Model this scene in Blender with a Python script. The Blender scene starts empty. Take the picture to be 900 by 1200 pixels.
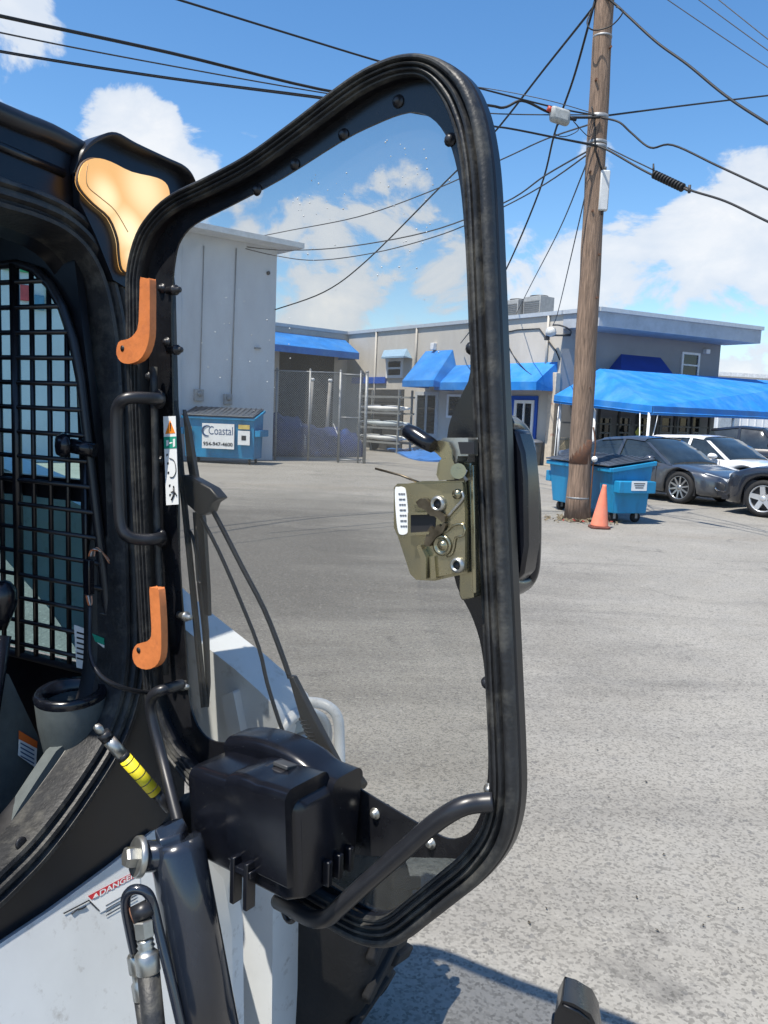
import bpy, bmesh, math, random
from mathutils import Vector, Matrix
from math import sin, cos, pi, radians, atan, sqrt
random.seed(11)
SC = bpy.context.scene
COL = SC.collection
# ------------------------------------------------------------------ camera
EYE = Vector((0, 0, 1.7)); FPX = 950.0
PITCH = atan(116/950); ROLL = radians(2.3)
_F = Vector((0, cos(PITCH), -sin(PITCH))); _R0 = Vector((1, 0, 0)); _U0 = Vector((0, sin(PITCH), cos(PITCH)))
_R = _R0*cos(ROLL)+_U0*sin(ROLL); _U = _U0*cos(ROLL)-_R0*sin(ROLL)
cam = bpy.data.cameras.new('camera'); camo = bpy.data.objects.new('camera', cam); COL.objects.link(camo)
cam.sensor_fit = 'VERTICAL'; cam.sensor_height = 24.0; cam.lens = 24.0*FPX/1200
cam.clip_start = 0.05; cam.clip_end = 3000
camo.matrix_world = Matrix(((_R.x, _U.x, -_F.x, EYE.x), (_R.y, _U.y, -_F.y, EYE.y), (_R.z, _U.z, -_F.z, EYE.z), (0, 0, 0, 1)))
SC.camera = camo
# ------------------------------------------------------------------ sun, sky, exposure
SUN_EL = radians(65); SUN_H = Vector((-0.72, -0.69, 0)).normalized()
SUNV = Vector((SUN_H.x*cos(SUN_EL), SUN_H.y*cos(SUN_EL), sin(SUN_EL)))
sl = bpy.data.lights.new('sun', 'SUN'); sl.energy = 4.3; sl.angle = radians(0.5); sl.color = (1.0, 0.94, 0.84)
so = bpy.data.objects.new('sun', sl); COL.objects.link(so); so.location = (0, 0, 30)
so.rotation_euler = (-SUNV).to_track_quat('-Z', 'Y').to_euler()
SC.view_settings.view_transform = 'Standard'; SC.view_settings.look = 'None'
SC.view_settings.exposure = 0.72; SC.view_settings.gamma = 1.0; SC.view_settings.use_curve_mapping = False
SC.cycles.max_bounces = 8; SC.cycles.transparent_max_bounces = 24
SC.cycles.use_denoising = True

def pray(px, py):
    return _F+(px-450)/FPX*_R+(600-py)/FPX*_U

W = bpy.data.worlds.new('World'); SC.world = W; W.use_nodes = True
def build_world():
    nt = W.node_tree; N = nt.nodes; L = nt.links; N.clear()
    out = N.new('ShaderNodeOutputWorld'); bg = N.new('ShaderNodeBackground'); bg.inputs['Strength'].default_value = 0.1
    L.new(bg.outputs[0], out.inputs[0])
    sky = N.new('ShaderNodeTexSky'); sky.sky_type = 'NISHITA'; sky.sun_disc = False
    sky.sun_elevation = SUN_EL; sky.sun_rotation = math.atan2(SUN_H.x, SUN_H.y)
    sky.altitude = 0; sky.air_density = 1.0; sky.dust_density = 0.35; sky.ozone_density = 2.2
    hs = N.new('ShaderNodeHueSaturation'); hs.inputs['Saturation'].default_value = 1.25; hs.inputs['Value'].default_value = 1.18
    L.new(sky.outputs[0], hs.inputs['Color'])
    tc = N.new('ShaderNodeTexCoord')
    nv = N.new('ShaderNodeVectorMath'); nv.operation = 'NORMALIZE'; L.new(tc.outputs['Generated'], nv.inputs[0])
    def math_(op, a, b=None, c=None, clamp=False):
        m = N.new('ShaderNodeMath'); m.operation = op; m.use_clamp = clamp
        for i, q in enumerate((a, b, c)):
            if q is None: continue
            if isinstance(q, (int, float)): m.inputs[i].default_value = q
            else: L.new(q, m.inputs[i])
        return m.outputs[0]
    def noise(scale, detail, rough, off, stretch=1.6):
        mp = N.new('ShaderNodeMapping'); mp.inputs['Location'].default_value = off; mp.inputs['Scale'].default_value = (1, 1, stretch)
        L.new(nv.outputs[0], mp.inputs[0])
        n = N.new('ShaderNodeTexNoise'); n.inputs['Scale'].default_value = scale; n.inputs['Detail'].default_value = detail
        n.inputs['Roughness'].default_value = rough; n.inputs['Distortion'].default_value = 0.35
        L.new(mp.outputs[0], n.inputs['Vector']); return n.outputs['Fac']
    # cumulus heaps at the places where they stand in the sky (directions), noise breaks up their edges
    blobs = [(152, 166, 66, .60), (225, 205, 60, .42), (290, 205, 55, .36), (15, 22, 75, .34), (4, 125, 42, .36), (-120, 60, 120, .42), (850, 268, 92, .60), (900, 300, 80, .5), (800, 335, 80, .42), (735, 290, 55, .36),
             (640, 300, 80, .42), (560, 330, 100, .36), (450, 262, 80, .38), (360, 330, 120, .44), (470, 215, 45, .34), (740, 335, 70, .38),
             (620, 335, 90, .4), (1060, 320, 150, .5), (1250, 150, 140, .45), (-350, 200, 200, .5), (880, 400, 120, .4), (700, 200, 45, .26)]
    acc = None
    for (x, y, r, w) in blobs:
        d = pray(x, y).normalized()
        dt = N.new('ShaderNodeVectorMath'); dt.operation = 'DOT_PRODUCT'; L.new(nv.outputs[0], dt.inputs[0]); dt.inputs[1].default_value = d
        mr = N.new('ShaderNodeMapRange'); mr.interpolation_type = 'SMOOTHSTEP'
        mr.inputs['From Min'].default_value = cos(r/FPX*1.15); mr.inputs['From Max'].default_value = 1.0
        mr.inputs['To Min'].default_value = 0; mr.inputs['To Max'].default_value = w
        L.new(dt.outputs['Value'], mr.inputs['Value'])
        acc = mr.outputs[0] if acc is None else math_('MAXIMUM', acc, mr.outputs[0])
    sep = N.new('ShaderNodeSeparateXYZ'); L.new(nv.outputs[0], sep.inputs[0])
    low = N.new('ShaderNodeMapRange'); low.interpolation_type = 'SMOOTHSTEP'      # broken cloud all round, denser toward the horizon
    low.inputs['From Min'].default_value = 0.34; low.inputs['From Max'].default_value = 0.03; low.inputs['To Max'].default_value = 0.27
    L.new(sep.outputs['Z'], low.inputs['Value'])
    acc = math_('MAXIMUM', acc, low.outputs[0])
    n1 = noise(9.0, 12, 0.60, (1.3, 0.2, 4.1)); n2 = noise(2.1, 4, 0.5, (3.3, 5.2, 0.1))
    s = math_('ADD', math_('MULTIPLY', n1, 1.3), math_('ADD', acc, math_('MULTIPLY', n2, 0.35)))
    cov = N.new('ShaderNodeMapRange'); cov.interpolation_type = 'SMOOTHSTEP'
    cov.inputs['From Min'].default_value = 1.10; cov.inputs['From Max'].default_value = 1.24; L.new(s, cov.inputs['Value'])
    thick = N.new('ShaderNodeMapRange'); thick.inputs['From Min'].default_value = 1.12; thick.inputs['From Max'].default_value = 1.5; L.new(s, thick.inputs['Value'])
    n3 = noise(9, 8, 0.6, (7.3, 1.2, 2.1))
    sh = math_('MULTIPLY', thick.outputs[0], math_('MULTIPLY', n3, 1.25), clamp=True)
    cc = N.new('ShaderNodeMix'); cc.data_type = 'RGBA'; cc.inputs['A'].default_value = (4.3, 4.8, 5.5, 1); cc.inputs['B'].default_value = (6.6, 6.5, 6.35, 1)
    L.new(sh, cc.inputs['Factor'])
    mx = N.new('ShaderNodeMix'); mx.data_type = 'RGBA'; L.new(math_('MULTIPLY', cov.outputs[0], 0.93), mx.inputs['Factor'])
    L.new(hs.outputs[0], mx.inputs['A']); L.new(cc.outputs['Result'], mx.inputs['B'])
    L.new(mx.outputs['Result'], bg.inputs['Color'])
build_world()

# ------------------------------------------------------------------ pixel -> place helpers
def at(px, py, Y):
    d = pray(px, py); return EYE+d*(Y/d.y)
def gnd(px, py, z=0.0):
    d = pray(px, py); return EYE+d*((z-EYE.z)/d.z)
def onp(px, py, P, Nn):
    d = pray(px, py); return EYE+d*((P-EYE).dot(Nn)/d.dot(Nn))
def proj(P):
    d = P-EYE; k = d.dot(_F); return 450+FPX*d.dot(_R)/k, 600-FPX*d.dot(_U)/k
UP = Vector((0, 0, 1))
def V(*a): return Vector(a)

# ------------------------------------------------------------------ materials
MATS = {}
def mat(name, col, rough=0.6, metal=0.0, var=0.12, scale=8.0, bump=0.0, bscale=60.0, spec=0.5, col2=None, emit=0.0, coat=0.0, dirt=None, dirt_amt=0.0, dscale=3.0, thresh=(0.45, 0.7), stretch=(1, 1, 1)):
    if name in MATS: return MATS[name]
    m = bpy.data.materials.new(name); m.use_nodes = True; nt = m.node_tree; N = nt.nodes; L = nt.links
    b = N['Principled BSDF']
    b.inputs['Roughness'].default_value = rough; b.inputs['Metallic'].default_value = metal
    b.inputs['Specular IOR Level'].default_value = spec; b.inputs['Coat Weight'].default_value = coat
    b.inputs['Coat Roughness'].default_value = 0.06
    tc = N.new('ShaderNodeTexCoord')
    mp = N.new('ShaderNodeMapping'); mp.inputs['Scale'].default_value = stretch; L.new(tc.outputs['Object'], mp.inputs[0])
    n = N.new('ShaderNodeTexNoise'); n.inputs['Scale'].default_value = scale; n.inputs['Detail'].default_value = 6; n.inputs['Roughness'].default_value = 0.6
    L.new(mp.outputs[0], n.inputs['Vector'])
    cr = N.new('ShaderNodeMix'); cr.data_type = 'RGBA'
    c2 = col2 if col2 else tuple(max(0, c*(1-var*2)) for c in col)
    c1 = col if col2 else tuple(min(1, c*(1+var)) for c in col)
    cr.inputs['A'].default_value = (*c2, 1); cr.inputs['B'].default_value = (*c1, 1)
    mr = N.new('ShaderNodeMapRange'); mr.inputs['From Min'].default_value = 0.3; mr.inputs['From Max'].default_value = 0.7
    L.new(n.outputs['Fac'], mr.inputs['Value']); L.new(mr.outputs[0], cr.inputs['Factor'])
    colout = cr.outputs['Result']
    rr = N.new('ShaderNodeMapRange'); rr.inputs['To Min'].default_value = max(0, rough-0.10*min(1, var*6)); rr.inputs['To Max'].default_value = min(1, rough+0.12*min(1, var*6))
    L.new(n.outputs['Fac'], rr.inputs['Value'])
    rout = rr.outputs[0]
    if dirt:
        n2 = N.new('ShaderNodeTexNoise'); n2.inputs['Scale'].default_value = dscale; n2.inputs['Detail'].default_value = 10; n2.inputs['Roughness'].default_value = 0.68
        mp2 = N.new('ShaderNodeMapping'); mp2.inputs['Location'].default_value = (3.7, 1.1, 8.2); mp2.inputs['Scale'].default_value = stretch
        L.new(tc.outputs['Object'], mp2.inputs[0]); L.new(mp2.outputs[0], n2.inputs['Vector'])
        m2 = N.new('ShaderNodeMapRange'); m2.inputs['From Min'].default_value = thresh[0]; m2.inputs['From Max'].default_value = thresh[1]; m2.inputs['To Max'].default_value = dirt_amt
        L.new(n2.outputs['Fac'], m2.inputs['Value'])
        c3 = N.new('ShaderNodeMix'); c3.data_type = 'RGBA'; c3.inputs['B'].default_value = (*dirt, 1)
        L.new(m2.outputs[0], c3.inputs['Factor']); L.new(colout, c3.inputs['A']); colout = c3.outputs['Result']
        r3 = N.new('ShaderNodeMix'); r3.data_type = 'FLOAT'; r3.inputs['B'].default_value = 0.85
        L.new(m2.outputs[0], r3.inputs['Factor']); L.new(rout, r3.inputs['A']); rout = r3.outputs['Result']
    L.new(colout, b.inputs['Base Color']); L.new(rout, b.inputs['Roughness'])
    if bump:
        n4 = N.new('ShaderNodeTexNoise'); n4.inputs['Scale'].default_value = bscale; n4.inputs['Detail'].default_value = 4; L.new(mp.outputs[0], n4.inputs['Vector'])
        bp = N.new('ShaderNodeBump'); bp.inputs['Strength'].default_value = bump; bp.inputs['Distance'].default_value = 0.01
        L.new(n4.outputs['Fac'], bp.inputs['Height']); L.new(bp.outputs[0], b.inputs['Normal'])
    if emit:
        b.inputs['Emission Color'].default_value = (*col, 1); b.inputs['Emission Strength'].default_value = emit
    MATS[name] = m; return m

def glass_mat(name, tint, refl=1.0, rough=0.02, dirtamt=0.0, ior=1.5, dirtcol=(0.55, 0.55, 0.52)):
    if name in MATS: return MATS[name]
    m = bpy.data.materials.new(name); m.use_nodes = True; nt = m.node_tree; N = nt.nodes; L = nt.links; N.clear()
    o = N.new('ShaderNodeOutputMaterial'); t = N.new('ShaderNodeBsdfTransparent'); t.inputs[0].default_value = (*tint, 1)
    g = N.new('ShaderNodeBsdfGlossy'); g.inputs['Roughness'].default_value = rough
    fr = N.new('ShaderNodeFresnel'); fr.inputs['IOR'].default_value = ior
    mu = N.new('ShaderNodeMath'); mu.operation = 'MULTIPLY'; mu.inputs[1].default_value = refl; geo = N.new('ShaderNodeNewGeometry'); inv = N.new('ShaderNodeMath'); inv.operation = 'SUBTRACT'; inv.inputs[0].default_value = 1.0; L.new(geo.outputs['Backfacing'], inv.inputs[1])
    m0 = N.new('ShaderNodeMath'); m0.operation = 'MULTIPLY'; L.new(fr.outputs[0], m0.inputs[0]); L.new(inv.outputs[0], m0.inputs[1]); L.new(m0.outputs[0], mu.inputs[0])
    mx = N.new('ShaderNodeMixShader'); L.new(mu.outputs[0], mx.inputs[0]); L.new(t.outputs[0], mx.inputs[1]); L.new(g.outputs[0], mx.inputs[2])
    last = mx.outputs[0]
    if dirtamt:
        tc = N.new('ShaderNodeTexCoord'); n = N.new('ShaderNodeTexNoise'); n.inputs['Scale'].default_value = 5; n.inputs['Detail'].default_value = 8; n.inputs['Roughness'].default_value = 0.65
        mp = N.new('ShaderNodeMapping'); mp.inputs['Scale'].default_value = (1, 1, 0.45); L.new(tc.outputs['Object'], mp.inputs[0]); L.new(mp.outputs[0], n.inputs['Vector'])
        r = N.new('ShaderNodeMapRange'); r.inputs['From Min'].default_value = 0.35; r.inputs['From Max'].default_value = 0.75; r.inputs['To Min'].default_value = dirtamt*0.35; r.inputs['To Max'].default_value = dirtamt
        L.new(n.outputs['Fac'], r.inputs['Value'])
        d = N.new('ShaderNodeBsdfDiffuse'); d.inputs[0].default_value = (*dirtcol, 1)
        m2 = N.new('ShaderNodeMixShader'); L.new(r.outputs[0], m2.inputs[0]); L.new(last, m2.inputs[1]); L.new(d.outputs[0], m2.inputs[2]); last = m2.outputs[0]
    L.new(last, o.inputs[0]); MATS[name] = m; return m

# ------------------------------------------------------------------ mesh builder
ORG = {}
def tag(o, label=None, cat=None, group=None, kind=None):
    if label: o['label'] = label
    if cat: o['category'] = cat
    if group: o['group'] = group
    if kind: o['kind'] = kind
    return o
def thing(name, label, cat, loc=(0, 0, 0), group=None):
    o = bpy.data.objects.new(name, None); COL.objects.link(o); o.location = loc; o.empty_display_size = 0.2
    ORG[o.name] = Vector(loc); return tag(o, label, cat, group)
class MB:
    def __init__(s): s.v = []; s.f = []; s.sm = []
    def add(s, vs, fs, smooth=False):
        n = len(s.v); s.v += [Vector(q) for q in vs]
        for f in fs: s.f.append(tuple(i+n for i in f)); s.sm.append(smooth)
        return s
    def box(s, c, size, ax=None):
        X, Y, Z = ax if ax else (V(1, 0, 0), V(0, 1, 0), V(0, 0, 1)); c = Vector(c)
        p = [c+X*(i*size[0]/2)+Y*(j*size[1]/2)+Z*(k*size[2]/2) for k in (-1, 1) for j in (-1, 1) for i in (-1, 1)]
        return s.add(p, [(0, 2, 3, 1), (4, 5, 7, 6), (0, 1, 5, 4), (2, 6, 7, 3), (0, 4, 6, 2), (1, 3, 7, 5)])
    def hexa(s, p):
        return s.add(p, [(0, 3, 2, 1), (4, 5, 6, 7), (0, 1, 5, 4), (1, 2, 6, 5), (2, 3, 7, 6), (3, 0, 4, 7)])
    def prism(s, poly, off):
        n = len(poly); off = Vector(off); poly = [Vector(q) for q in poly]
        return s.add(poly+[q+off for q in poly], [tuple(range(n))[::-1], tuple(range(n, 2*n))]+[(i, (i+1) % n, n+(i+1) % n, n+i) for i in range(n)])
    def cyl(s, p0, p1, r0, r1=None, n=16, caps=True):
        r1 = r0 if r1 is None else r1
        return s.tube([p0, p1], [r0, r1], n, caps)
    def tube(s, path, r, n=8, caps=True, closed=False, sub=0):
        path = [Vector(q) for q in path]
        if sub: path = crom(path, sub, closed)
        m = len(path); rs = r if isinstance(r, (list, tuple)) else [r]*m
        if len(rs) != m: rs = [rs[0]+(rs[-1]-rs[0])*i/(m-1) for i in range(m)]
        vs = []; prev = None
        for i, q in enumerate(path):
            a = path[(i-1) % m] if (i > 0 or closed) else q; b = path[(i+1) % m] if (i < m-1 or closed) else q
            t = (b-a).normalized()
            if prev is None: prev = t.orthogonal().normalized()
            x = (prev-t*prev.dot(t)).normalized(); prev = x; y = t.cross(x)
            vs += [q+(x*cos(2*pi*k/n)+y*sin(2*pi*k/n))*rs[i] for k in range(n)]
        base = len(s.v); s.v += vs; mm = m if closed else m-1
        for i in range(mm):
            i2 = (i+1) % m
            for k in range(n):
                s.f.append((base+i*n+k, base+i*n+(k+1) % n, base+i2*n+(k+1) % n, base+i2*n+k)); s.sm.append(True)
        if caps and not closed:
            s.f.append(tuple(base+k for k in range(n))[::-1]); s.sm.append(False)
            s.f.append(tuple(base+(m-1)*n+k for k in range(n))); s.sm.append(False)
        return s
    def lathe(s, c, axis, prof, n=24, smooth=True, caps=True):
        a = Vector(axis).normalized(); x = a.orthogonal().normalized(); y = a.cross(x); c = Vector(c)
        base = len(s.v); m = len(prof)
        for (r, h) in prof: s.v += [c+a*h+(x*cos(2*pi*k/n)+y*sin(2*pi*k/n))*r for k in range(n)]
        for i in range(m-1):
            for k in range(n):
                s.f.append((base+i*n+k, base+i*n+(k+1) % n, base+(i+1)*n+(k+1) % n, base+(i+1)*n+k)); s.sm.append(smooth)
        if caps and prof[0][0] > 1e-6: s.f.append(tuple(base+k for k in range(n))[::-1]); s.sm.append(False)
        if caps and prof[-1][0] > 1e-6: s.f.append(tuple(base+(m-1)*n+k for k in range(n))); s.sm.append(False)
        return s
    def loft(s, rings, closed=True, caps=True, smooth=True):
        base = len(s.v); n = len(rings[0])
        for r in rings: s.v += [Vector(q) for q in r]
        for i in range(len(rings)-1):
            for k in range(n if closed else n-1):
                s.f.append((base+i*n+k, base+i*n+(k+1) % n, base+(i+1)*n+(k+1) % n, base+(i+1)*n+k)); s.sm.append(smooth)
        if caps:
            s.f.append(tuple(base+k for k in range(n))[::-1]); s.sm.append(False)
            s.f.append(tuple(base+(len(rings)-1)*n+k for k in range(n))); s.sm.append(False)
        return s
    def build(s, name, m, parent=None, bevel=0.0, seg=2, autosm=None, org=None, label=None, fixn=True, weld=False):
        if parent is not None: org = ORG[parent.name]
        elif org is None:
            xs = [q.x for q in s.v]; ys = [q.y for q in s.v]; zs = [q.z for q in s.v]
            org = V((min(xs)+max(xs))/2, (min(ys)+max(ys))/2, min(zs))
        me = bpy.data.meshes.new(name); me.from_pydata([q-org for q in s.v], [], s.f)
        me.polygons.foreach_set('use_smooth', s.sm)
        if fixn or weld:
            bm = bmesh.new(); bm.from_mesh(me)
            if weld: bmesh.ops.remove_doubles(bm, verts=bm.verts, dist=0.0005)
            bmesh.ops.recalc_face_normals(bm, faces=bm.faces); bm.to_mesh(me); bm.free()
        if autosm is not None:
            me.polygons.foreach_set('use_smooth', [True]*len(me.polygons)); me.set_sharp_from_angle(angle=radians(autosm))
        me.materials.append(m); me.update()
        o = bpy.data.objects.new(name, me); COL.objects.link(o)
        if parent is not None: o.parent = parent
        else: o.location = org
        ORG[o.name] = Vector(org)
        if bevel:
            b = o.modifiers.new('bevel', 'BEVEL'); b.width = bevel; b.segments = seg; b.limit_method = 'ANGLE'; b.angle_limit = radians(35)
            me.polygons.foreach_set('use_smooth', [True]*len(me.polygons)); me.set_sharp_from_angle(angle=radians(50))
            b.harden_normals = False
        if label: o['label'] = label
        return o
def struct(o): o['kind'] = 'structure'; return o
def crom(pts, sub, closed=False):
    pts = [Vector(p) for p in pts]; n = len(pts); out = []
    rng = range(n if closed else n-1)
    for i in rng:
        p0 = pts[(i-1) % n] if (closed or i > 0) else pts[0]; p1 = pts[i]; p2 = pts[(i+1) % n]; p3 = pts[(i+2) % n] if (closed or i < n-2) else pts[n-1]
        for k in range(sub):
            t = k/sub
            out.append(0.5*((2*p1)+(p2-p0)*t+(2*p0-5*p1+4*p2-p3)*t*t+(3*p1-p0-3*p2+p3)*t**3))
    if not closed: out.append(pts[-1])
    return out
def sag(a, b, drop, n=24):
    return [a.lerp(b, i/n)-UP*(drop*4*(i/n)*(1-i/n)) for i in range(n+1)]
def text_mesh(body, height, origin, xdir, zdir, m, parent, name='lettering', depth=0.0006, width=None, bold=False):
    cu = bpy.data.curves.new('txt', 'FONT'); cu.body = body; cu.size = 1.0; cu.align_x = 'LEFT'; cu.fill_mode = 'FRONT'; cu.resolution_u = 3
    if bold: cu.offset = 0.02
    o = bpy.data.objects.new('txt', cu); COL.objects.link(o)
    dg = bpy.context.evaluated_depsgraph_get(); me = bpy.data.meshes.new_from_object(o.evaluated_get(dg))
    COL.objects.unlink(o); bpy.data.objects.remove(o)
    xs = [v.co.x for v in me.vertices]; ys = [v.co.y for v in me.vertices]
    x0, x1, y0, y1 = min(xs), max(xs), min(ys), max(ys)
    sy = height/(y1-y0); sx = (width/(x1-x0)) if width else sy
    org = ORG[parent.name]; xd = Vector(xdir).normalized(); zd = Vector(zdir).normalized()
    for v in me.vertices:
        c = v.co; v.co = Vector(origin)+xd*((c.x-x0)*sx)+zd*((c.y-y0)*sy)-org
    me.materials.clear(); me.materials.append(m)
    t = bpy.data.objects.new(name, me); COL.objects.link(t); t.parent = parent; ORG[t.name] = org
    return t
# ================================================================== GROUND
def ground_material():
    m = bpy.data.materials.new('worn_asphalt'); m.use_nodes = True; nt = m.node_tree; N = nt.nodes; L = nt.links
    b = N['Principled BSDF']; tc = N.new('ShaderNodeTexCoord')
    def noise(scale, det, ro, stretch=(1, 1, 1), rot=0, dist=0.0):
        mp = N.new('ShaderNodeMapping'); mp.inputs['Scale'].default_value = stretch; mp.inputs['Rotation'].default_value = (0, 0, rot); L.new(tc.outputs['Object'], mp.inputs[0])
        n = N.new('ShaderNodeTexNoise'); n.inputs['Scale'].default_value = scale; n.inputs['Detail'].default_value = det; n.inputs['Roughness'].default_value = ro; n.inputs['Distortion'].default_value = dist
        L.new(mp.outputs[0], n.inputs['Vector']); return n.outputs['Fac']
    def rng(s, a, c, lo=0., hi=1.):
        r = N.new('ShaderNodeMapRange'); r.inputs['From Min'].default_value = a; r.inputs['From Max'].default_value = c; r.inputs['To Min'].default_value = lo; r.inputs['To Max'].default_value = hi
        L.new(s, r.inputs['Value']); return r.outputs[0]
    def mix(f, A, B, mode='MIX'):
        x = N.new('ShaderNodeMix'); x.data_type = 'RGBA'; x.blend_type = mode
        for k, q in (('Factor', f), ('A', A), ('B', B)):
            if isinstance(q, (int, float)): x.inputs[k].default_value = q
            elif isinstance(q, tuple): x.inputs[k].default_value = (*q, 1)
            else: L.new(q, x.inputs[k])
        return x.outputs['Result']
    base = mix(rng(noise(0.55, 6, .6), .35, .65), (.247, .234, .206), (.316, .301, .268))
    base = mix(rng(noise(2.4, 8, .65), .4, .7, 0, .5), base, (.265, .258, .24))
    # long worn streaks left by tyres and water
    st = rng(noise(0.8, 9, .7, (.22, 1.5, 1), radians(14), .6), .53, .66, 0, .40)
    base = mix(st, base, (.125, .12, .112))
    st2 = rng(noise(0.5, 7, .62, (.16, 1.1, 1), radians(8), .5), .56, .72, 0, .5)
    base = mix(st2, base, (.235, .205, .165))
    blot = rng(noise(1.35, 10, .72, (1, 1, 1), 0, .8), .59, .68, 0, .65)
    base = mix(blot, base, (.10, .096, .09))
    # darker, browner paving on the left half of the lot, with ragged edges
    vd = N.new('ShaderNodeVectorMath'); vd.operation = 'DISTANCE'; mpd = N.new('ShaderNodeMapping'); mpd.inputs['Scale'].default_value = (1, .62, 1); L.new(tc.outputs['Object'], mpd.inputs[0]); L.new(mpd.outputs[0], vd.inputs[0]); vd.inputs[1].default_value = (-2.6, 5.8, 0)
    ad = N.new('ShaderNodeMath'); ad.operation = 'MULTIPLY_ADD'; L.new(noise(.7, 8, .65, (.6, 1.4, 1), radians(10), .8), ad.inputs[0]); ad.inputs[1].default_value = 5.0; L.new(vd.outputs['Value'], ad.inputs[2])
    base = mix(rng(ad.outputs[0], 7.9, 4.6, 0, .85), base, (.102, .096, .086))
    # aggregate: pale and dark stones
    vo = N.new('ShaderNodeTexVoronoi'); vo.inputs['Scale'].default_value = 105; L.new(tc.outputs['Object'], vo.inputs['Vector'])
    sepc = N.new('ShaderNodeSeparateColor'); L.new(vo.outputs['Color'], sepc.inputs[0])
    agg = mix(rng(sepc.outputs[0], 0, 1, .48, 1.50), (0, 0, 0), (1, 1, 1))
    base = mix(.85, base, agg, 'MULTIPLY')
    vo2 = N.new('ShaderNodeTexVoronoi'); vo2.inputs['Scale'].default_value = 62; L.new(tc.outputs['Object'], vo2.inputs['Vector'])
    s2 = N.new('ShaderNodeSeparateColor'); L.new(vo2.outputs['Color'], s2.inputs[0])
    base = mix(rng(s2.outputs[1], .95, .98, 0, .3), base, (.36, .345, .31))
    base = mix(rng(s2.outputs[2], .965, .985, 0, .5), base, (.09, .09, .09))
    L.new(base, b.inputs['Base Color']); b.inputs['Roughness'].default_value = .86; b.inputs['Specular IOR Level'].default_value = .3
    hsum = N.new('ShaderNodeMath'); hsum.operation = 'ADD'; L.new(sepc.outputs[0], hsum.inputs[0]); L.new(noise(60, 4, .6), hsum.inputs[1])
    bp = N.new('ShaderNodeBump'); bp.inputs['Strength'].default_value = .45; bp.inputs['Distance'].default_value = .006
    L.new(hsum.outputs[0], bp.inputs['Height']); L.new(bp.outputs[0], b.inputs['Normal'])
    return m
g = MB(); g.add([(-500, -500, 0), (500, -500, 0), (500, 900, 0), (-500, 900, 0)], [(0, 1, 2, 3)])
struct(g.build('ground', ground_material(), org=V(0, 0, 0)))

# ================================================================== shared materials
M_white_wall = mat('white_stucco', (.56, .59, .63), .85, var=.04, scale=1.2, bump=.25, bscale=35, dirt=(.38, .39, .40), dirt_amt=.35, dscale=.8, stretch=(1, 1, .4))
M_beige = mat('beige_stucco', (.50, .47, .42), .88, var=.06, scale=1.0, bump=.3, bscale=30, dirt=(.36, .335, .295), dirt_amt=.45, dscale=.7, stretch=(1, 1, .4))
M_greyblue = mat('grey_fascia_paint', (.40, .43, .47), .6, var=.05, scale=2, dirt=(.2, .21, .22), dirt_amt=.4, dscale=2)
M_awning = mat('blue_awning_canvas', (.010, .185, .56), .62, var=.12, scale=1.5, dirt=(.09, .29, .58), dirt_amt=.55, dscale=1.2, bump=.1, bscale=5)
M_awning_dk = mat('shaded_awning_canvas', (.015, .05, .28), .7, var=.08, scale=1.5)  # awning blue darkened for the shade on the right wall
M_darkglass = mat('dark_window_glass', (.018, .022, .026), .06, var=.1, spec=.6)
M_whiteframe = mat('white_window_frame', (.72, .73, .73), .5, var=.05)
M_bluepaint = mat('blue_door_paint', (.02, .09, .42), .5, var=.06)
M_galv = mat('galvanised_steel', (.30, .31, .32), .55, metal=.5, var=.15, scale=15)
M_wire = mat('black_cable_jacket', (.012, .012, .013), .6, var=.2)
M_wire2 = mat('grey_cable_jacket', (.05, .05, .052), .6, var=.2)
M_binblue = mat('blue_dumpster_paint', (.008, .225, .44), .5, var=.12, scale=3, dirt=(.03, .09, .14), dirt_amt=.6, dscale=3.5, thresh=(.52, .72), stretch=(1, 1, .35), bump=.08, bscale=7)
M_lid = mat('black_plastic_lid', (.055, .068, .09), .42, var=.2, dirt=(.12, .12, .12), dirt_amt=.35, dscale=4)
M_tyre = mat('black_tyre_rubber', (.014, .014, .015), .8, var=.2, bump=.2, bscale=80)
M_signwhite = mat('white_sign_face', (.75, .76, .76), .45, var=.04, dirt=(.5, .49, .45), dirt_amt=.3)
M_print = mat('navy_print', (.02, .06, .16), .5, var=.02)
M_printk = mat('black_print', (.015, .015, .018), .5, var=.02)

# ================================================================== WHITE BUILDING (left, seen through the door pane)
WC = at(319, 541, 27.0); WC.z = 0
WD = V(-.762, -.647, 0); WN = V(.647, -.762, 0)
def wallw(px, py, off=0): return onp(px, py, WC+WN*off, WN)
wb = thing('white_building', 'tall white stucco building with jutting flat roof, behind the blue dumpster with the phone sign', 'building', tuple(WC+WD*6))
ztop = wallw(322, 291).z
q = MB(); q.prism([WC, WC+WD*15, WC+WD*15-WN*10, WC-WN*10], UP*ztop); q.build('wall', M_white_wall, wb)
q = MB(); e0 = WC-WD*.55+WN*.75
q.prism([e0+UP*(ztop+.002), WC+WD*15.5+WN*.75+UP*(ztop+.002), WC+WD*15.5-WN*10.5+UP*(ztop+.002), WC-WD*.55-WN*10.5+UP*(ztop+.002)], UP*.16)
q.build('roof', mat('white_roof_edge', (.74, .75, .74), .7, var=.05, dirt=(.4, .4, .38), dirt_amt=.4), wb)
for (xa, ya, xb, yb, r) in ((277, 291, 271, 468, .018), (239, 288, 234, 462, .014)):
    q = MB(); q.cyl(wallw(xa, ya, .03), wallw(xb, yb, .03), r, n=8); q.build('conduit', M_galv, wb)
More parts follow.
